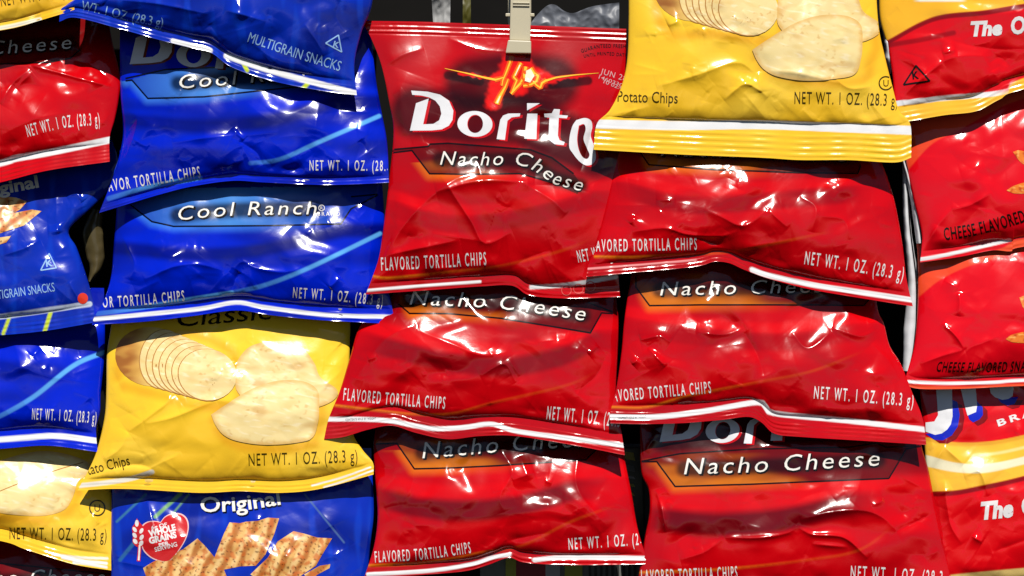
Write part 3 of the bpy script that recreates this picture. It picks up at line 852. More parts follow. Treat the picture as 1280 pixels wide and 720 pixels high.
caps(Q, NET, [(1017, 498), (1080, 503), (1141, 508)], 13.5, name='weight_text')
caps(Q, 'CONTENTS SOLD BY WEIGHT', [(772, 524), (808, 522)], 2.6, 'grey_ink', (70, 66, 70), name='small_print', bold=0)

ban = [(800, 577), (821, 577), (844, 608), (944, 605), (1111, 598), (1133, 561), (1155, 557), (1108, 559), (1095, 554), (1062, 559), (944, 561), (850, 567), (839, 569)]
txt = [(855, 593), (965, 589.5), (1098, 582)]
R = Bag('tortilla_chip_bag', 'red chip bag whose whole Nacho Cheese banner reads level, beside red and yellow corn chips', 'chip bag', RED,
        top=[(800, 480), (970, 480), (1140, 490)],
        bottom=[(790, 772), (900, 768), (1050, 770), (1200, 774)],
        left=[(800, 480), (800, 545), (802, 590), (811, 612), (812, 640), (806, 672), (800, 710), (790, 772)],
        right=[(1140, 490), (1150, 550), (1160, 585), (1168, 625), (1176, 665), (1186, 710), (1200, 774)],
        puff=.020, flange=20, Y=(.009, .009, -.010, -.010), seed=72, offset=-.003, crumple=.8,
        creases=[([(905, 672), (950, 672), (985, 666), (995, 656)], 3.3, 6), ([(995, 656), (1015, 668), (1055, 672), (1085, 698)], 3.5, 6), ([(1000, 650), (1040, 640), (1080, 638), (1105, 648), (1121, 664)], 3.5, 8), ([(820, 612), (828, 640), (832, 665)], 3.3, 5), ([(1015, 680), (1060, 684)], 2.2, 5),
                 ([(1121, 664), (1150, 650), (1168, 640)], -2.5, 8), ([(850, 700), (880, 690), (905, 672)], 1.9, 8), ([(1090, 632), (1105, 625)], 1.9, 5), ([(806, 565), (822, 540)], 1.9, 5)],
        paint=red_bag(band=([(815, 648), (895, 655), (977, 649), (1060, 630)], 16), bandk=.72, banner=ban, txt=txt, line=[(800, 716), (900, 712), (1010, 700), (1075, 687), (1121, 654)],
                      logo=[([(830, 545), (900, 540), (1000, 535), (1100, 530)], 26)]))
outline(R, [ban[:7], [(800, 577), (839, 569), (850, 567), (944, 561), (1062, 559), (1095, 554), (1108, 559), (1155, 557)]])
brand_name(R, lambda x, y: (825 + (x - 513) * .97, 552 - (163 - y) * .95 - .075 * (x - 513)), only='Dori')
flavour(R, 'Nacho Cheese', txt, 20)
caps(R, FTC, [(797, 728), (860, 726), (922, 723)], 13.5)
caps(R, NET, [(1063, 723), (1120, 726), (1192, 731)], 14, name='weight_text')

# ================================================================== second column from the left
KT = (200, 216, 40)
G = Bag('multigrain_snack_bag', 'dark blue multigrain bag slanting across the top above bright blue bags', 'chip bag', GRAIN,
        top=[(105, -190), (290, -200), (475, -190)],
        bottom=[(74, 27), (95, 22), (150, 36), (200, 50), (240, 60), (264, 66), (290, 84), (340, 101), (400, 113), (446, 119)],
        left=[(105, -190), (100, -60), (96, -10), (84, 5), (76, 12), (74, 27)],
        right=[(475, -190), (468, -60), (465, 5), (452, 40), (443, 80), (446, 119)],
        puff=.024, flange=18, seed=83, offset=-.004, crumple=.9, Y=(.012, .012, -.015, -.011), back=(60, 60, 80),
        creases=[([(150, 0), (200, 5), (262, 18)], 2.2, 7), ([(280, 12), (310, 20), (332, 26)], 3.0, 9), ([(262, 30), (280, 55), (300, 75)], -2.6, 9), ([(380, 30), (395, 50), (405, 70)], 1.8, 7), ([(345, 78), (380, 88), (420, 104)], 1.2, 6), ([(120, 2), (128, 8)], 2.0, 5), ([(432, 40), (420, 20), (425, 0)], -2.0, 10)],
        paint=grain_bag(stripe=[([(216, 51), (240, 57), (263, 63)], 3.0, W1), ([(283, 70), (300, 76), (340, 89), (400, 105), (446, 117)], 3.6, W1)],
                        streaks=[((303, 77), (309, 88), 2.4, KT, 1), ((385, 104), (372, 118), 2.6, KT, 1)]))
BL_INK = lambda: ink('pale_blue_ink', (150, 190, 240))
G.drape([text('WT. 1 OZ. (28.3 g)', [(101, 12), (146, 22), (160, 26), (203, 34)], 11.5)], 'weight_text', BL_INK(), 2)
G.drape([text('MULTIGRAIN SNACKS', [(309, 52), (365, 71), (424, 89)], 12.5)], 'product_text', BL_INK(), 2)
kosher(G, [(407, 54), (423, 44), (427, 65)], [(416, 58), (423, 60)], 7, BL_INK())

ban = [(157, 101), (165, 100), (185, 123), (255, 121), (320, 114), (420, 104), (440, 80), (320, 80), (207, 87)]
txt = [(223, 111), (290, 106), (310, 104), (400, 97)]
H = Bag('tortilla_chip_bag', 'bright blue chip bag under the slanting multigrain bag, only Cool readable', 'chip bag', BLUE,
        top=[(150, 20), (310, 18), (462, 25)],
        bottom=[(124, 266), (160, 255), (200, 243), (240, 233), (290, 226), (330, 228), (400, 231), (450, 230), (486, 228)],
        left=[(150, 20), (150, 80), (151, 120), (154, 165), (149, 195), (140, 225), (124, 266)],
        right=[(462, 25), (470, 100), (477, 140), (484, 180), (486, 228)],
        puff=.018, flange=11, Y=(.010, .012, -.010, -.010), seed=91, offset=.000, crumple=1.0, back=(40, 40, 60),
        creases=[([(160, 155), (172, 150), (160, 190), (150, 205)], 2.0, 6), ([(215, 178), (260, 172), (298, 168)], 2.2, 10), ([(290, 160), (305, 175)], 2.2, 5), ([(290, 172), (320, 190), (330, 210)], -2.2, 8), ([(160, 170), (185, 185)], 1.4, 6), ([(450, 175), (460, 190)], -1.6, 8), ([(300, 170), (350, 165)], 1.2, 10), ([(275, 222), (290, 205), (305, 200)], 2.0, 8)],
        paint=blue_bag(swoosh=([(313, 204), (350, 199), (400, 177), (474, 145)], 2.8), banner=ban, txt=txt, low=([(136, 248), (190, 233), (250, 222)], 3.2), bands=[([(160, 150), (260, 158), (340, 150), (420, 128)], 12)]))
outline(H, [[(157, 101), (165, 100), (185, 123), (255, 121), (320, 114), (420, 104)], [(157, 98), (207, 87), (320, 82)]], col=ink('navy_ink', (4, 8, 40)))
brand_name(H, lambda x, y: (163 + (x - 513) * .98, 80 - (163 - y) * .95 - .045 * (x - 513)), only='Dori', edge=(120, 50, 30))
flavour(H, 'Cool Ranch', txt, 17)
caps(H, 'FLAVOR TORTILLA CHIPS', [(126, 241), (190, 231), (251, 222)], 12.5)
caps(H, NET, [(387, 213), (440, 213), (500, 214)], 11, name='weight_text')

ban = [(163, 256), (190, 277), (217, 283), (341, 282), (426, 280), (439, 261), (472, 244), (470, 232), (165, 236)]
txt = [(222, 276), (258, 272), (300, 269.5), (345, 268.5), (394, 268)]
I = Bag('tortilla_chip_bag', 'bright blue chip bag with the words Cool Ranch fully readable', 'chip bag', BLUE,
        top=[(150, 188), (310, 188), (474, 196)],
        bottom=[(115, 406), (180, 402), (240, 395), (295, 388), (340, 394), (400, 400), (494, 405)],
        left=[(150, 188), (147, 240), (145, 275), (142, 310), (139, 345), (130, 375), (118, 396), (115, 406)],
        right=[(474, 196), (479, 245), (480, 285), (476, 315), (479, 345), (487, 370), (494, 405)],
        puff=.018, flange=20, seed=97, offset=-.001, crumple=.9, back=(40, 40, 60), Y=(.012, .012, -.008, -.005),
        creases=[([(180, 350), (215, 334), (245, 330), (280, 338)], 2.0, 6), ([(290, 342), (302, 327), (320, 335), (352, 340), (378, 336)], 2.2, 6), ([(150, 290), (160, 310), (168, 330), (163, 350)], 2.0, 6), ([(412, 360), (425, 346)], 2.4, 6), ([(290, 365), (294, 350), (300, 340)], -2.6, 7), ([(310, 330), (312, 352), (300, 365)], 1.2, 8), ([(295, 372), (320, 376), (345, 385)], 1.6, 6), ([(170, 365), (200, 350)], 1.0, 8)],
        paint=blue_bag(swoosh=([(290, 366), (332, 356), (387, 334.5), (475, 292)], 2.8), banner=ban, txt=txt, low=([(122, 392), (180, 384), (240, 374), (290, 366)], 3.0),
                       bands=[([(150, 310), (240, 318), (330, 312), (430, 288)], 11)], stripe=[([(118, 399), (180, 393), (250, 386), (295, 378), (330, 384), (400, 393), (440, 395), (490, 396)], 2.6, W1)]))
outline(I, [ban[:7], [(439, 246), (472, 243)]], col=ink('navy_ink', (4, 8, 40)))
flavour(I, 'Cool Ranch', txt, 17)
caps(I, 'BRAND', [(397, 270), (425, 270)], 5, name='flavour_text')
I.drape([ring(402, 260, 3.6, .9), text('R', [(400.4, 262), (403.6, 262)], 4)], 'registered_mark', WHITE(), 2)
caps(I, 'FLAVOR TORTILLA CHIPS', [(104, 386), (180, 381), (231, 376)], 11.5)
caps(I, NET, [(366, 372), (420, 376), (478, 382)], 11.5, name='weight_text')

kJ = c2((100, 390), 2.182)
tatJ = kJ([(97, 165), (100, 130), (120, 98), (160, 72), (230, 50), (300, 45), (350, 60), (390, 82), (415, 105), (428, 150), (432, 200), (425, 243), (380, 248), (300, 240), (225, 216), (160, 202), (115, 190)])
chipJ1 = kJ([(425, 170), (432, 130), (470, 92), (540, 80), (600, 94), (638, 138), (655, 178), (700, 212), (692, 240), (640, 262), (560, 268), (470, 250), (428, 215)])
chipJ2 = kJ([(358, 280), (400, 252), (470, 210), (540, 188), (610, 190), (648, 215), (652, 265), (648, 305), (632, 345), (580, 358), (500, 362), (430, 352), (392, 335), (370, 308)])
J = Bag('potato_chip_bag', 'yellow potato chip bag below the bright blue bags, showing a whole sliced potato', 'chip bag', YEL,
        top=[(146, 345), (290, 342), (437, 348)],
        bottom=[(97, 613), (140, 611), (180, 612), (250, 616), (300, 614), (350, 616), (400, 611), (467, 593)],
        left=[(146, 345), (140, 400), (134, 440), (133, 485), (131, 520), (122, 560), (112, 585), (97, 613)],
        right=[(437, 348), (438, 400), (437, 440), (436, 490), (441, 540), (453, 562), (466, 578), (467, 593)],
        puff=.020, flange=16, seed=101, offset=-.001, crumple=.55, rough=.15, back=(200, 160, 30),
        creases=[([(160, 540), (180, 525), (200, 510), (220, 495)], 2.6, 9), ([(180, 530), (215, 522), (250, 508), (270, 500)], 1.8, 7), ([(225, 515), (260, 500), (330, 510)], 1.2, 10), ([(130, 575), (150, 560), (160, 540)], 1.8, 8), ([(100, 600), (140, 585), (180, 582), (205, 600)], -2.8, 8), ([(425, 430), (435, 440)], -1.8, 7), ([(390, 500), (420, 470), (435, 455)], 1.2, 12)],
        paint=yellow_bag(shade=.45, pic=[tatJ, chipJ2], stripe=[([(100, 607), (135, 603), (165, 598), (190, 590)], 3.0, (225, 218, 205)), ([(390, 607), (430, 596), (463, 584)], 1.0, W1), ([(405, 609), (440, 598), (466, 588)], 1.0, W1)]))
potato_picture(J, lambda x, y: (x, y))
caps(J, 'Classic', [(220, 409), (280, 404), (338, 399)], 22, 'black_ink', (20, 14, 12), name='flavour_text', shear=.25, bold=0)
caps(J, NET, [(311, 582), (380, 580), (447, 577)], 15, 'brown_ink', (64, 52, 10), name='weight_text', bold=0)
caps(J, 'Potato Chips', [(98, 597), (130, 589), (163, 581)], 13, 'brown_ink', (64, 52, 10), bold=0)

KS = (120, 170, 110)
K = Bag('multigrain_snack_bag', 'dark blue multigrain bag with red heart emblem and the word Original', 'chip bag', GRAIN,
        top=[(140, 560), (300, 560), (464, 560)], bottom=[(136, 815), (300, 815), (452, 815)],
        left=[(140, 560), (140, 612), (139, 660), (139, 720), (136, 815)], right=[(464, 560), (466, 605), (467, 645), (462, 690), (452, 815)],
        puff=.018, flange=16, seed=109, offset=-.003, Y=(.010, .010, -.010, -.010), crumple=.7, back=(60, 60, 80),
        creases=[([(184, 625), (190, 650), (200, 675)], 3.0, 7), ([(140, 705), (150, 702), (190, 710)], 1.4, 6), ([(144, 690), (148, 698)], 1.4, 4), ([(410, 660), (425, 690)], -1.5, 16), ([(400, 640), (440, 680)], .8, 8), ([(310, 650), (330, 648)], 1.2, 5), ([(350, 692), (366, 698)], 1.6, 6)],
        paint=grain_bag(streaks=[((146, 652), (182, 618), 1.4, (60, 120, 160), .9), ((194, 646), (226, 617), 2.2, KS, .95), ((216, 642), (236, 618), 1.0, KS, .8), ((381, 618), (430, 678), 1.0, (80, 110, 160), .8), ((150, 700), (176, 668), 2.2, (50, 110, 150), .7)]))
kh = c2((140, 600), 6.0)
heart = kh([(365, 322), (400, 280), (455, 258), (515, 262), (556, 298), (568, 360), (548, 440), (502, 520), (452, 580), (412, 608), (350, 600), (290, 572), (242, 522), (226, 460), (222, 390), (238, 342), (280, 316), (330, 314)])
K.drape([poly([(382 / 1 * 0 + x + (x - 206) * .05, y + (y - 673) * .05) for x, y in heart], smooth=True)], 'heart_emblem', ink('pale_pink_ink', (240, 196, 196)), 1)
K.drape([poly(heart, smooth=True), stroke(kh([(212, 470), (206, 540), (200, 610)]), 4.4), poly(kh([(188, 288), (170, 330), (152, 360), (158, 420), (158, 470), (200, 505), (240, 480), (244, 370), (210, 320)]), smooth=True)], 'heart_emblem', ink('emblem_red', (206, 34, 40)), 2)
leafs = [(188, 325, 14, 26, 0), (172, 372, 13, 22, -.6), (222, 382, 13, 22, .5), (172, 415, 14, 22, -.6), (224, 430, 14, 22, .5), (176, 460, 15, 22, -.6), (220, 474, 15, 22, .5)]
K.drape([poly(kh([(cx + rx * math.cos(t) * math.cos(r) - ry * math.sin(t) * math.sin(r), cy + rx * math.cos(t) * math.sin(r) + ry * math.sin(t) * math.cos(r)) for t in np.linspace(0, 6.28, 16)[:-1]])) for cx, cy, rx, ry, r in leafs] + [stroke(kh([(210, 470), (206, 540), (201, 603)]), 2.2)], 'wheat_emblem', WHITE(), 3)
K.drape([text('6g OF', kh([(300, 372), (416, 345)]), 4.4, bold=.02), text('WHOLE', kh([(282, 426), (482, 376)]), 7.6, bold=.05), text('GRAINS', kh([(284, 478), (488, 430)]), 7.4, bold=.05), text('PER', kh([(355, 500), (430, 482)]), 4.0, bold=.03), text('SERVING', kh([(325, 538), (492, 495)]), 5.4, bold=.02)], 'emblem_text', WHITE(), 4)
K.drape([text('Original', [(252, 641.5), (300, 639.5), (352, 632)], 18, bold=.035)], 'flavour_edge', ink('navy_ink', (4, 8, 40)), 1)
K.drape([text('Original', [(251, 640), (300, 638), (351, 630.5)], 18, bold=.016)], 'flavour_text', ink('cream_ink', (244, 240, 232)), 3)
sn = [[(179, 710), (190, 703), (210, 693), (228, 687), (247, 673), (257, 683), (267, 695), (278, 707), (284, 722), (276, 732), (187, 732)],
      [(268, 697), (280, 667), (287, 653), (300, 654), (308, 652), (322, 651), (335, 647), (349, 648), (343, 667), (332, 693), (320, 707), (300, 708), (280, 712), (268, 705)],
      [(313, 718), (335, 697), (347, 677), (367, 664), (380, 667), (397, 672), (415, 673), (403, 693), (395, 707), (380, 717), (367, 726), (330, 730)],
      [(380, 718), (400, 707), (413, 705), (412, 710), (397, 718), (387, 726)]]
for i, (p, a) in enumerate(zip(sn, (.5, .35, .45, .9))):
    K.drape([poly(p)], 'chip_picture', PICT(), 1 + i % 3, wave_rgb(a, 3 + i * 7, 20))

# ================================================================== left edge
A = Bag('potato_chip_bag', 'yellow potato chip bag cut off by the top left corner', 'chip bag', YEL,
        top=[(-260, -200), (-80, -210), (95, -220)], bottom=[(-260, 70), (-100, 55), (0, 38), (25, 33), (45, 27), (75, 18), (93, 12)],
        left=[(-260, -200), (-260, 70)], right=[(95, -220), (94, -80), (92, -10), (93, 12)],
        puff=.018, flange=11, seed=113, Y=(.018, .018, -.024, -.020), offset=.002, crumple=.7, back=(200, 160, 30),
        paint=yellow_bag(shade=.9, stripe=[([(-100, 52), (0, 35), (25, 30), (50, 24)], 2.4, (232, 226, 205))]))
caps(A, NET, [(2, 8), (40, 2), (110, -8)], 14, 'brown_ink', (64, 52, 10), name='weight_text', bold=0)

B = Bag('tortilla_chip_bag', 'red chip bag at the left edge above a dark blue multigrain bag', 'chip bag', RED,
        top=[(-230, 20), (-60, -5), (130, -10)], bottom=[(-240, 285), (-100, 250), (0, 228), (60, 213), (137, 202)],
        left=[(-230, 20), (-240, 285)], right=[(130, -10), (140, 50), (150, 95), (148, 125), (143, 150), (137, 172), (137, 202)],
        puff=.018, flange=29, seed=127, offset=.003, crumple=1.0,
        creases=[([(0, 80), (40, 82), (70, 72), (100, 78)], 2.2, 8), ([(40, 82), (100, 98), (145, 110)], 2.4, 5), ([(40, 84), (15, 105), (0, 130)], 2.4, 8), ([(75, 74), (110, 80), (140, 100)], -1.4, 8), ([(20, 110), (40, 90)], 1.6, 6), ([(0, 170), (40, 150), (90, 140)], 1.0, 12)],
        paint=red_bag(txt=[(-30, 66), (88, 61)], banner=[(-160, 40), (-140, 85), (60, 78), (100, 70), (110, 40)], stripe=[([(-100, 226), (0, 204), (20, 198), (60, 191), (137, 175)], 4.2, W1)]))
outline(B, [[(-140, 85), (60, 78), (88, 73), (100, 62)]])
flavour(B, 'Nacho Cheese', [(-120, 76), (0, 68), (88, 61)], 17)
caps(B, NET, [(35, 171), (80, 160), (125, 156)], 13, name='weight_text')

C_ = Bag('multigrain_snack_bag', 'dark blue multigrain bag at the left edge with red dot on its corner', 'chip bag', GRAIN,
         top=[(-220, 195), (-50, 188), (140, 175)], bottom=[(-230, 428), (-100, 424), (0, 419), (60, 413), (119, 403)],
         left=[(-220, 195), (-230, 428)], right=[(140, 175), (152, 215), (138, 236), (112, 262), (86, 288), (96, 310), (108, 345), (116, 375), (119, 403)],
         puff=.018, flange=23, seed=131, offset=.003, crumple=.9, back=(60, 60, 80),
         creases=[([(0, 320), (30, 310), (50, 300)], 3.2, 10), ([(84, 246), (95, 242), (104, 252)], 1.8, 4), ([(60, 290), (85, 288)], 1.8, 6), ([(86, 352), (100, 378)], 1.6, 5), ([(70, 280), (74, 292)], 1.4, 4), ([(70, 215), (70, 280)], .7, 5), ([(0, 395), (50, 385), (100, 380)], 1.0, 8)],
         paint=grain_bag(stripe=[([(-100, 408), (0, 396), (50, 389), (112, 380)], 3.4, (196, 206, 226))], streaks=[((12, 396), (4, 417), 2.0, KT, .95), ((64, 388), (56, 414), 2.4, KT, .95)]))
C_.drape([text('MULTIGRAIN SNACKS', [(-20, 376), (20, 371), (69, 364)], 11)], 'product_text', BL_INK(), 2)
kosher(C_, [(51, 338), (61.5, 317), (70.5, 335)], [(58, 333.5), (66, 332.5)], 8, BL_INK())
C_.drape([poly([(103.5 + 6.5 * math.cos(a), 373 + 6.8 * math.sin(a)) for a in np.linspace(0, 6.28, 24)[:-1]])], 'red_dot', ink('dot_red', (226, 56, 30)), 2)
C_.drape([text('Original', [(-40, 248), (10, 241), (49, 234)], 15, bold=.03)], 'flavour_text', ink('cream_ink', (244, 240, 232)), 2)
for i, (p, a) in enumerate([([(-40, 260), (0, 245), (20, 247), (34, 252), (25, 262), (8, 272), (-30, 285)], .6), ([(-30, 290), (10, 268), (40, 262), (52, 264), (42, 272), (30, 282), (5, 290), (-20, 300)], .9), ([(-20, 300), (0, 297), (14, 295), (8, 303), (-20, 312)], .9)]):
    C_.drape([poly(p)], 'chip_picture', PICT(), 1 + i % 3, wave_rgb(a, 40 + i * 7, 16))

Dd = Bag('tortilla_chip_bag', 'bright blue chip bag cut by the left edge, light blue line across it', 'chip bag', BLUE,
         top=[(-200, 360), (-40, 358), (130, 360)], bottom=[(-200, 578), (-100, 568), (0, 561), (60, 557), (122, 565)],
         left=[(-200, 360), (-200, 578)], right=[(130, 360), (131, 412), (130, 450), (126, 490), (125, 515), (120, 535), (122, 565)],
         puff=.018, flange=25, seed=137, offset=.004, crumple=.8, back=(40, 40, 60),
         creases=[([(40, 445), (50, 435)], 1.6, 5), ([(0, 450), (60, 470), (120, 480)], 1.2, 12), ([(110, 500), (124, 520)], -1.6, 6)],
         paint=blue_bag(swoosh=([(-30, 530), (0, 520), (42, 496), (92, 457), (131, 440)], 3.0), stripe=[([(-100, 556), (0, 549.5), (33, 547), (71, 545), (122, 551)], 3.6, W1)]))
caps(Dd, NET, [(40, 524), (80, 526), (120, 529)], 12, name='weight_text')

chipE = [(0 - 30, 590), (0, 576), (42, 565), (75, 566), (108, 577), (112, 590), (98, 603), (90, 624), (79, 638), (50, 645), (0, 641), (-40, 630)]
E = Bag('potato_chip_bag', 'yellow potato chip bag at the left edge with circled letter U', 'chip bag', YEL,
        top=[(-190, 520), (-40, 520), (122, 520)], bottom=[(-190, 655), (-100, 660), (0, 676), (30, 686), (70, 699), (100, 707), (139, 713)],
        left=[(-190, 520), (-190, 655)], right=[(122, 520), (124, 565), (132, 595), (141, 625), (141, 660), (139, 690), (139, 713)],
        puff=.016, flange=20, seed=139, offset=.003, crumple=.8, back=(200, 160, 30),
        creases=[([(114, 642), (124, 655)], 1.2, 4), ([(132, 655), (138, 668)], -1.6, 5), ([(0, 672), (40, 678), (75, 692)], 2.0, 6), ([(100, 600), (115, 610)], 1.2, 8)],
        paint=yellow_bag(shade=.7, pic=[chipE], stripe=[([(66, 693), (100, 697), (134, 698)], 1.6, (236, 232, 220)), ([(78, 697), (100, 701), (133, 704)], 1.8, W1), ([(92, 703), (110, 705), (133, 709)], 1.6, W1)]))
E.drape([poly(chipE, smooth=True)], 'chip_picture', PICT(), 1, slice_rgb(54, 0, chipE))
E.drape([stroke([(-10, 618), (30, 602), (70, 588), (104, 578)], 1.2)], 'slice_edge', ink('slice_brown', (190, 140, 60)), 2)
caps(E, NET, [(12, 674), (70, 674.5), (133, 676)], 15, 'brown_ink', (64, 52, 10), name='weight_text', bold=0)
E.drape([ring(121.5, 635, 9.4, 1.7), text('U', [(118, 639.5), (125, 639.5)], 9)], 'kosher_mark', ink('brown_ink', (64, 52, 10)), 2)

F_ = Bag('tortilla_chip_bag', 'dark red chip bag in the bottom left corner, only its top in view', 'chip bag', RED,
         top=[(-190, 640), (-40, 645), (150, 650)], bottom=[(-200, 880), (-40, 880), (150, 880)], left=[(-190, 640), (-200, 880)], right=[(150, 650), (150, 880)],
         puff=.016, flange=20, seed=149, offset=.004, crumple=.7, paint=red_bag(txt=[(-60, 735), (60, 732)], banner=[(-100, 700), (-80, 745), (120, 745), (138, 712), (60, 706)]))
outline(F_, [[(-100, 700), (0, 704), (60, 710), (138, 718)]])
flavour(F_, 'Nacho Cheese', [(-60, 733), (50, 730), (130, 730)], 18)

# ================================================================== right edge
def corn(f0):
    def f(s, x, y, u, v, t):
        return f0(x, y)
    return f
def cornS(x, y):
    ye = yline([(1090, 60), (1112, 49), (1150, 28), (1180, 18), (1230, 13), (1285, 4), (1500, -30)])(x)
    c = base(x, (250, 186, 46))
    c = mix(c, (224, 8, 20), ss(-1, 1, y - ye))
    c = mix(c, (140, 6, 14), ss(-1, 1, y - ye) * ss(7, 5, y - ye))
    d = polydist(x, y, [(1108, 57), (1150, 50), (1192, 41)])
    c = mix(c, (150, 4, 12), .85 * (1 - ss(1.5, 4.5, d)))
    ws = yline([(1110, 132), (1117, 130), (1180, 123), (1255, 115), (1285, 96), (1500, 40)])(x)
    c = mix(c, (252, 190, 50), ss(-1, 1, y - ws))
    c = mix(c, W1, ss(-3.8, -3, y - ws) * ss(3.5, 2.7, y - ws) * ss(1275, 1235, x))
    c = mix(c, (236, 232, 220), ss(3, 1, y) * ss(1140, 1150, x) * ss(1210, 1200, x) * (y < 4))
    return c
Sg = Bag('corn_chip_bag', 'red and yellow corn chip bag in the top right corner with a black triangle mark', 'chip bag', CORN,
         top=[(1100, -190), (1300, -200), (1520, -210)], bottom=[(1128, 153), (1180, 144), (1220, 139), (1250, 124), (1285, 110), (1500, 60)],
         left=[(1100, -190), (1100, -40), (1100, 20), (1110, 60), (1116, 95), (1119, 125), (1128, 153)], right=[(1520, -210), (1500, 60)],
         puff=.018, flange=20, seed=151, offset=-.001, crumple=.8, back=(220, 220, 220),
         creases=[([(1122, 128), (1150, 100), (1178, 78)], 1.8, 5), ([(1178, 66), (1195, 62)], 2.0, 5), ([(1150, 95), (1190, 72), (1240, 70)], 1.4, 9), ([(1180, 48), (1230, 60), (1290, 62)], -1.4, 10), ([(1235, 80), (1250, 72), (1262, 82)], -1.2, 8), ([(1195, 120), (1250, 108), (1280, 100)], 1.2, 8)],
         paint=corn(cornS))
caps(Sg, 'The', [(1211, 45), (1252, 43)], 17, name='brand_name', bold=.05, shear=.2)
caps(Sg, 'ORIGINAL', [(1263, 42), (1300, 40), (1400, 30)], 20, name='brand_name', bold=.04, shear=.1)
kosher(Sg, [(1129.5, 106), (1145, 82), (1162, 101)], [(1141, 99), (1149, 98)], 9, BLACK(), w=2.0)

def cheese_paint(arc, wl, stripe):
    def f(s, x, y, u, v, t):
        c = base(x, (226, 8, 26))
        c = mix(c, (238, 74, 40), 1 - ss(-1.5, 1.5, (y - yline(arc)(x))))
        c = mix(c, (238, 82, 44), ss(-1, 1, y - yline(wl)(x)))
        return stripes(c, x, y, stripe)
    return f
T_ = Bag('cheese_snack_bag', 'upper of two red and orange cheese snack bags at the right edge', 'chip bag', PUFFS,
         top=[(1134, 105), (1300, 90), (1500, 80)], bottom=[(1150, 328), (1200, 321), (1240, 313), (1264, 314), (1290, 307), (1500, 285)],
         left=[(1134, 105), (1130, 160), (1134, 210), (1142, 250), (1152, 290), (1152, 310), (1150, 328)], right=[(1500, 80), (1500, 285)],
         puff=.018, flange=14, seed=157, offset=.002, crinkle=.8, Y=(.008, .008, -.006, -.006), crumple=.7, back=(225, 225, 225),
         creases=[([(1152, 318), (1170, 285), (1195, 255)], 1.4, 7), ([(1190, 262), (1215, 255), (1240, 240)], 1.6, 6), ([(1152, 320), (1172, 282)], 1.4, 4), ([(1200, 215), (1230, 205)], .9, 10)],
         paint=cheese_paint([(1120, 225), (1135, 212), (1165, 180), (1200, 162), (1240, 140), (1290, 120), (1500, 60)], [(1150, 335), (1200, 325), (1250, 311), (1264, 304), (1290, 297), (1500, 275)],
                            [([(1151, 324), (1180, 319), (1220, 310), (1262, 300)], 2.2, W1)]))
def puff_rgb(seed):
    def f(x, y):
        c = base(x, (240, 128, 40)); c = mix(c, (200, 74, 16), ss(0, .6, perlin(x / 6, y / 5, seed))); return mix(c, (252, 176, 90), ss(.2, .6, perlin(x / 5, y / 3, seed + 4)))
    return f
T_.drape([poly([(1266, 190), (1275, 188), (1290, 194), (1300, 205), (1290, 210), (1276, 203)], smooth=True), poly([(1258, 238), (1268, 232), (1290, 226), (1310, 228), (1300, 240), (1270, 242)], smooth=True)], 'snack_picture', PICT(), 1, puff_rgb(61))
caps(T_, 'CHEESE FLAVORED SNACKS', [(1181, 300), (1220, 294), (1268, 281), (1330, 262)], 15, 'black_ink', (20, 14, 12), bold=.01)
U_ = Bag('cheese_snack_bag', 'lower of two red and orange cheese snack bags at the right edge', 'chip bag', PUFFS,
         top=[(1142, 275), (1300, 265), (1500, 255)], bottom=[(1130, 481), (1150, 486), (1200, 486), (1290, 482), (1500, 476)],
         left=[(1142, 275), (1147, 320), (1147, 380), (1143, 430), (1134, 465), (1130, 481)], right=[(1500, 255), (1500, 476)],
         puff=.020, flange=14, seed=163, offset=.002, crinkle=.8, Y=(.008, .008, -.008, -.008), crumple=.7, back=(225, 225, 225),
         creases=[([(1198, 365), (1200, 378), (1198, 395)], 2.2, 5), ([(1178, 404), (1195, 420), (1206, 437)], 2.2, 4), ([(1150, 455), (1180, 444), (1206, 437)], 1.6, 5), ([(1180, 350), (1198, 360)], 1.2, 6), ([(1206, 437), (1250, 420)], 1.0, 8)],
         paint=cheese_paint([(1120, 390), (1147, 372), (1175, 350), (1210, 333), (1250, 322), (1290, 312), (1500, 280)], [(1100, 484), (1130, 481), (1200, 483), (1290, 479), (1500, 474)],
                            [([(1132, 477), (1180, 479), (1240, 478), (1290, 475), (1500, 470)], 2.0, W1)]))
U_.drape([poly([(1274, 372), (1284, 370), (1300, 382), (1310, 396), (1292, 394), (1280, 386)], smooth=True), poly([(1257, 424), (1266, 418), (1290, 414), (1310, 418), (1300, 428), (1268, 428)], smooth=True)], 'snack_picture', PICT(), 1, puff_rgb(67))
caps(U_, 'CHEESE FLAVORED SNACKS', [(1170, 464), (1230, 465), (1300, 462)], 12, 'black_ink', (20, 14, 12), bold=.01, shear=.2)

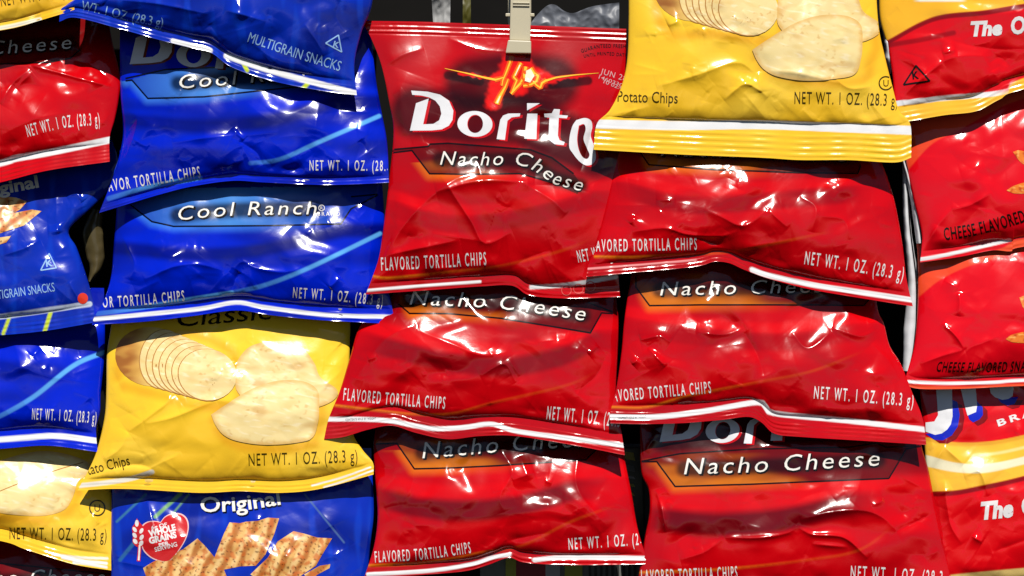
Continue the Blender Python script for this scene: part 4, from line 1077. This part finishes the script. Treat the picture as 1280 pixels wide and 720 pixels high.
kV = c2((1080, 470), 2.88); kW = c2((1130, 470), 5.54)
def cornV(x, y):
    y1 = yline(kV([(130, 395), (170, 402), (280, 457), (370, 462), (460, 460), (576, 435), (800, 380), (1200, 260)]))(x)
    w0 = yline(kV([(130, 270), (225, 285), (330, 312), (440, 316), (576, 290), (900, 200), (1200, 120)]))(x)
    w1 = yline(kV([(130, 310), (225, 326), (330, 346), (440, 348), (576, 318), (900, 240), (1200, 150)]))(x)
    y2 = yline(kV([(130, 420), (250, 416), (330, 412), (420, 395), (576, 360), (900, 270), (1200, 180)]))(x)
    y0 = yline(kW([(0, 400), (150, 425), (280, 452), (400, 462), (520, 460), (660, 445), (831, 410), (1400, 280), (2200, 100)]))(x)
    c = base(x, (224, 8, 20))
    c = mix(c, (252, 192, 58), ss(-1, 1, y - y0) * ss(1, -1, y - y2))
    c = mix(c, (224, 160, 44), .8 * ss(-1, 1, y - y0) * ss(6, 3, y - y0))
    c = mix(c, (244, 236, 200), ss(-1, 1, y - w0) * ss(1, -1, y - w1))
    q = (w0 + y0) / 2; c = mix(c, (246, 226, 150), .8 * (1 - ss(.6, 3, np.abs(y - q - 2))) * ss(1195, 1240, x))
    c = mix(c, (140, 6, 14), ss(-1, 1, y - y2) * ss(7, 5, y - y2))
    ye = yline([(1150, 724), (1195, 718), (1280, 710), (1500, 690)])(x)
    c = mix(c, (248, 214, 130), ss(-1, 1, y - ye))
    return c
V_ = Bag('corn_chip_bag', 'red and yellow corn chip bag with large white and blue brand letters', 'chip bag', CORN,
         top=[(1146, 440), (1300, 436), (1500, 430)], bottom=[(1170, 770), (1300, 760), (1500, 750)],
         left=[(1146, 440), (1150, 490), (1155, 540), (1158, 590), (1163, 640), (1166, 700), (1170, 770)], right=[(1500, 430), (1500, 750)],
         puff=.018, flange=40, seed=173, Y=(.010, .010, -.010, -.010), offset=.004, crumple=.9, back=(220, 220, 220),
         creases=[([(1165, 585), (1178, 562), (1185, 548)], 2.0, 6), ([(1180, 558), (1205, 580)], 2.0, 6), ([(1205, 595), (1225, 590), (1235, 620)], 2.2, 6), ([(1180, 600), (1185, 640), (1190, 660), (1202, 680)], 2.2, 6), ([(1215, 670), (1228, 678)], 2.6, 6), ([(1240, 690), (1290, 672)], -1.4, 8), ([(1170, 620), (1190, 610)], 1.2, 5)],
         paint=corn(cornV))
fr = [kW([(215, 0), (330, 0), (336, 280), (324, 335), (300, 370), (262, 398), (215, 408), (150, 385), (150, 322), (210, 315), (236, 270)]), kW([(372, 0), (488, 0), (506, 205), (498, 250), (440, 275), (418, 200)]), kW([(575, 0), (765, 0), (752, 140), (720, 160), (680, 166), (630, 148), (600, 120)])]
frb = [kW([(300, 150), (368, 180), (386, 270), (372, 350), (330, 412), (270, 446), (212, 442), (150, 400), (215, 395), (300, 350)]), kW([(440, 262), (500, 170), (544, 218), (546, 270), (522, 300), (478, 322), (452, 300)]), kW([(640, 140), (700, 150), (792, 145), (764, 195), (718, 206), (670, 185)])]
V_.drape([poly([(x + 6, y + 4) for x, y in p]) for p in frb], 'brand_name_edge', ink('dark_red_ink', (140, 6, 14)), 1)
V_.drape([poly(p) for p in frb], 'brand_name_edge', ink('brand_blue', (20, 40, 200)), 2)
V_.drape([poly(p) for p in fr], 'brand_name', ink('brand_white', (236, 236, 240)), 3)
caps(V_, 'BRAND', [(1248, 533), (1290, 519), (1330, 505)], 8, name='brand_text', bold=.03)
caps(V_, 'The', [(1224, 649), (1266, 645)], 20, name='brand_text', bold=.05, shear=.2)
caps(V_, 'ORIGINAL', [(1277, 644), (1310, 640), (1420, 625)], 22, name='brand_text', bold=.04, shear=.1)

# ------------------------------------------------------------------ loose flaps of film, each a part of its bag
def flap(parent, name, mid, wid, Y, mat, rgb=None, lines=()):
    """a narrow folded strip of film: centre line (photo pixels), widths and depths along it"""
    n = 60
    c = spline(mid, n); g = np.gradient(c, axis=0); g /= np.linalg.norm(g, axis=1, keepdims=True)
    nn = np.stack([-g[:, 1], g[:, 0]], 1)
    wd = np.interp(np.linspace(0, 1, n), np.linspace(0, 1, len(wid)), wid); yy = np.interp(np.linspace(0, 1, n), np.linspace(0, 1, len(Y)), Y)
    m = 10
    a = np.linspace(-.5, .5, m)
    x = c[:, None, 0] + nn[:, None, 0] * a[None] * wd[:, None]; y = c[:, None, 1] + nn[:, None, 1] * a[None] * wd[:, None]
    dep = yy[:, None] + .004 * (2 * a[None]) ** 2 + .0006 * perlin(x / 12, y / 12, 3)
    P_ = np.concatenate([at(x, y, dep), at(x, y, dep + .0005)[:, ::-1]], 1) - parent.org
    F = grid_faces(2 * m, n)
    i = np.arange(n - 1) * 2 * m
    F = np.vstack([F, np.stack([i + 2 * m - 1, i + 4 * m - 1, i + 2 * m, i], 1)])
    o = link(name, mesh_raw(name, P_, F), mat, parent.root)
    if lines:
        k_ = lines
        x = c[:, None, 0] + nn[:, None, 0] * (a[None] * k_[1] + k_[0] * wd[:, None]); y = c[:, None, 1] + nn[:, None, 1] * (a[None] * k_[1] + k_[0] * wd[:, None])
        dep = yy[:, None] + .004 * (2 * k_[0]) ** 2 - .0005 + .0006 * perlin(x / 12, y / 12, 3)
        q_ = mesh_raw('printed_line', at(x, y, dep) - parent.org, grid_faces(m, n))
        link('printed_line', q_, BLACK(), o)
    return o
white_film = film('white_back_film', (226, 226, 230), rough=.3)
flap(Sg, 'side_fold', [(1104, 34), (1110, 55), (1112, 75), (1113, 92)], [4, 9, 12, 3], [.0, -.004, -.004, .0], white_film, lines=(-.42, 1.6))
flap(T_, 'side_fold', [(1128, 196), (1136, 225), (1145, 262), (1150, 304)], [5, 7, 11, 9], [.002, .002, .001, .0], white_film, lines=(-.28, 2.0))
flap(U_, 'side_fold', [(1131, 205), (1134, 280), (1141, 350), (1140, 400), (1138, 440), (1136, 464)], [6, 9, 11, 14, 20, 16], [.006, .006, .004, .003, .002, .0], white_film, lines=(-.3, 2.2))
flap(C_, 'side_fold', [(122, 262), (116, 290), (120, 330), (112, 352)], [14, 26, 22, 4], [.022, .02, .02, .018], film('khaki_back_film', (84, 74, 48), rough=.35))

# ------------------------------------------------------------------ clip and things behind
def solid(name, pts, Y0, Y1, mat, parent=None, bevel=.0006, org=(0, 0, 0)):
    """a photo-pixel outline given real thickness between two depths"""
    bm = bmesh.new()
    ar = np.array(pts, float)
    f = at(ar[:, 0], ar[:, 1], np.full(len(ar), Y0)) - np.array(org)
    bk = f.copy(); bk[:, 1] = Y1 - org[1]
    a = [bm.verts.new(p) for p in f]; b = [bm.verts.new(p) for p in bk]
    bm.faces.new(a); bm.faces.new(b[::-1])
    for i in range(len(a)):
        j = (i + 1) % len(a); bm.faces.new([a[i], b[i], b[j], a[j]])
    bmesh.ops.recalc_face_normals(bm, faces=bm.faces)
    if bevel: bmesh.ops.bevel(bm, geom=list(bm.edges), offset=bevel, segments=2, affect='EDGES', profile=.6)
    me = bpy.data.meshes.new(name); bm.to_mesh(me); bm.free()
    return link(name, me, mat, parent)

def plastic(key, c, rough=.5):
    m = film(key, c, rough=rough, coat=0, bump=.05)
    return m
beige = plastic('beige_plastic', (206, 196, 168), .45)
ce = bpy.data.objects.new('hanging_clip', None); COL.objects.link(ce)
ce['label'] = 'beige plastic clip gripping the top seal of a red chip bag'; ce['category'] = 'clip'
co = at(np.array(650.), np.array(66.), np.array(-.01)); ce.location = co
solid('arm', [(641, -120), (664, -120), (663, 51), (637, 50)], -.0005, .0060, beige, ce, org=co)
for yy in (3.5, 7):
    solid('groove_ridge', [(641, yy - 1), (662, yy - .6), (662, yy + .8), (641, yy + .4)], -.0014, -.0002, beige, ce, bevel=.0002, org=co)
solid('jaw', [(635, 50), (664, 51), (664, 66.5), (632, 66)], -.0045, .0055, beige, ce, org=co)
solid('pivot_pin', [(632, 16.5), (668, 16.5), (668, 20.5), (632, 20.5)], .002, .005, beige, ce, bevel=.0004, org=co)
solid('rear_jaw', [(635, -110), (664, -110), (664, 62), (635, 62)], .018, .024, beige, ce, org=co)

def tag(o, label, cat, group=None):
    o['label'] = label; o['category'] = cat
    if group: o['group'] = group
def sheet(name, top, bottom, Y, mat, label, cat, amp=.004, seed=1):
    """a crinkled hanging sheet with two faces"""
    n, m = 60, 60
    T, B = spline(top, n), spline(bottom, n)
    v = np.linspace(0, 1, m)[:, None]
    x = T[None, :, 0] * (1 - v) + B[None, :, 0] * v; y = T[None, :, 1] * (1 - v) + B[None, :, 1] * v
    dep = Y + amp * (perlin(x / 26, y / 30, seed) + .5 * np.abs(perlin(x / 11, y / 14, seed + 1)))
    F = grid_faces(n, m)
    o = link(name, mesh_raw(name, np.vstack([at(x, y, dep).reshape(-1, 3), at(x, y, dep + .0004).reshape(-1, 3)]), np.vstack([F, F[:, ::-1] + n * m])), mat, None)
    tag(o, label, cat)
sheet('paper_strip', [(536, -60), (564, -60)], [(544, 70), (562, 70)], .055, plastic('grey_paper', (150, 150, 150), .7), 'pale paper strip hanging behind the clipped red bag', 'paper strip', .004, 5)
sheet('green_strip', [(579, -60), (588, -60)], [(578, 70), (589, 70)], .05, plastic('olive_film', (84, 80, 14), .5), 'narrow olive green strip behind the clipped red bag', 'film strip', .003, 6)
sheet('foil_pouch', [(664, 28), (672, 18), (684, 7), (694, 6), (706, 14), (718, 16), (740, 8), (774, 3)], [(664, 60), (774, 60)], .030, plastic('grey_foil', (104, 108, 118), .45), 'crinkled grey pouch peeking out above the clipped red bag', 'pouch', .0035, 8)
ct = bpy.data.objects.new('printed_carton', None); COL.objects.link(ct)
ct['label'] = 'dim printed carton behind the lowest middle red bag, grey, green and red panels'; ct['category'] = 'carton'
oc = at(np.array(715.), np.array(790.), np.array(.05)); ct.location = oc
solid('box', [(600, 560), (830, 560), (830, 790), (600, 790)], .05, .08, plastic('carton_grey', (110, 112, 108), .6), ct, org=oc)
for (x0, x1, c, k) in ((632, 645, (170, 170, 50), 'carton_green'), (645, 682, (150, 20, 40), 'carton_red'), (682, 700, (180, 180, 184), 'carton_pale'), (706, 728, (170, 170, 50), 'carton_green')):
    solid('printed_panel', [(x0, 600), (x1, 600), (x1, 788), (x0, 788)], .0485, .0498, plastic(k, c, .6), ct, bevel=0, org=oc)
for i in range(9):
    x0 = 736 + i * 7
    solid('bar', [(x0, 640), (x0 + 3, 640), (x0 + 3, 788), (x0, 788)], .0486, .0498, plastic('carton_dark', (40, 42, 40), .6), ct, bevel=0, org=oc)
bk = bpy.data.objects.new('hanging_pouch', None); COL.objects.link(bk)
bk['label'] = 'shaded pouch with yellow and grey print in the gap between two columns of red bags'; bk['category'] = 'pouch'
ob_ = at(np.array(790.), np.array(700.), np.array(.03)); bk.location = ob_
solid('body', [(774, 560), (803, 560), (806, 690), (784, 690)], .030, .036, plastic('pouch_dark', (60, 58, 44), .4), bk, org=ob_)
for i, (yy, hh, c, k) in enumerate([(564, 12, (196, 176, 60), 'pouch_yellow'), (580, 10, (120, 116, 110), 'pouch_grey'), (594, 5, (180, 176, 170), 'pouch_pale'), (603, 6, (190, 180, 70), 'pouch_yellow'), (614, 6, (190, 180, 70), 'pouch_yellow'), (626, 6, (150, 150, 120), 'pouch_pale2')]):
    solid('printed_patch', [(778, yy), (792, yy + 2), (794, yy + hh), (782, yy + hh - 2)], .0285, .0298, plastic(k, c, .5), bk, bevel=0, org=ob_)
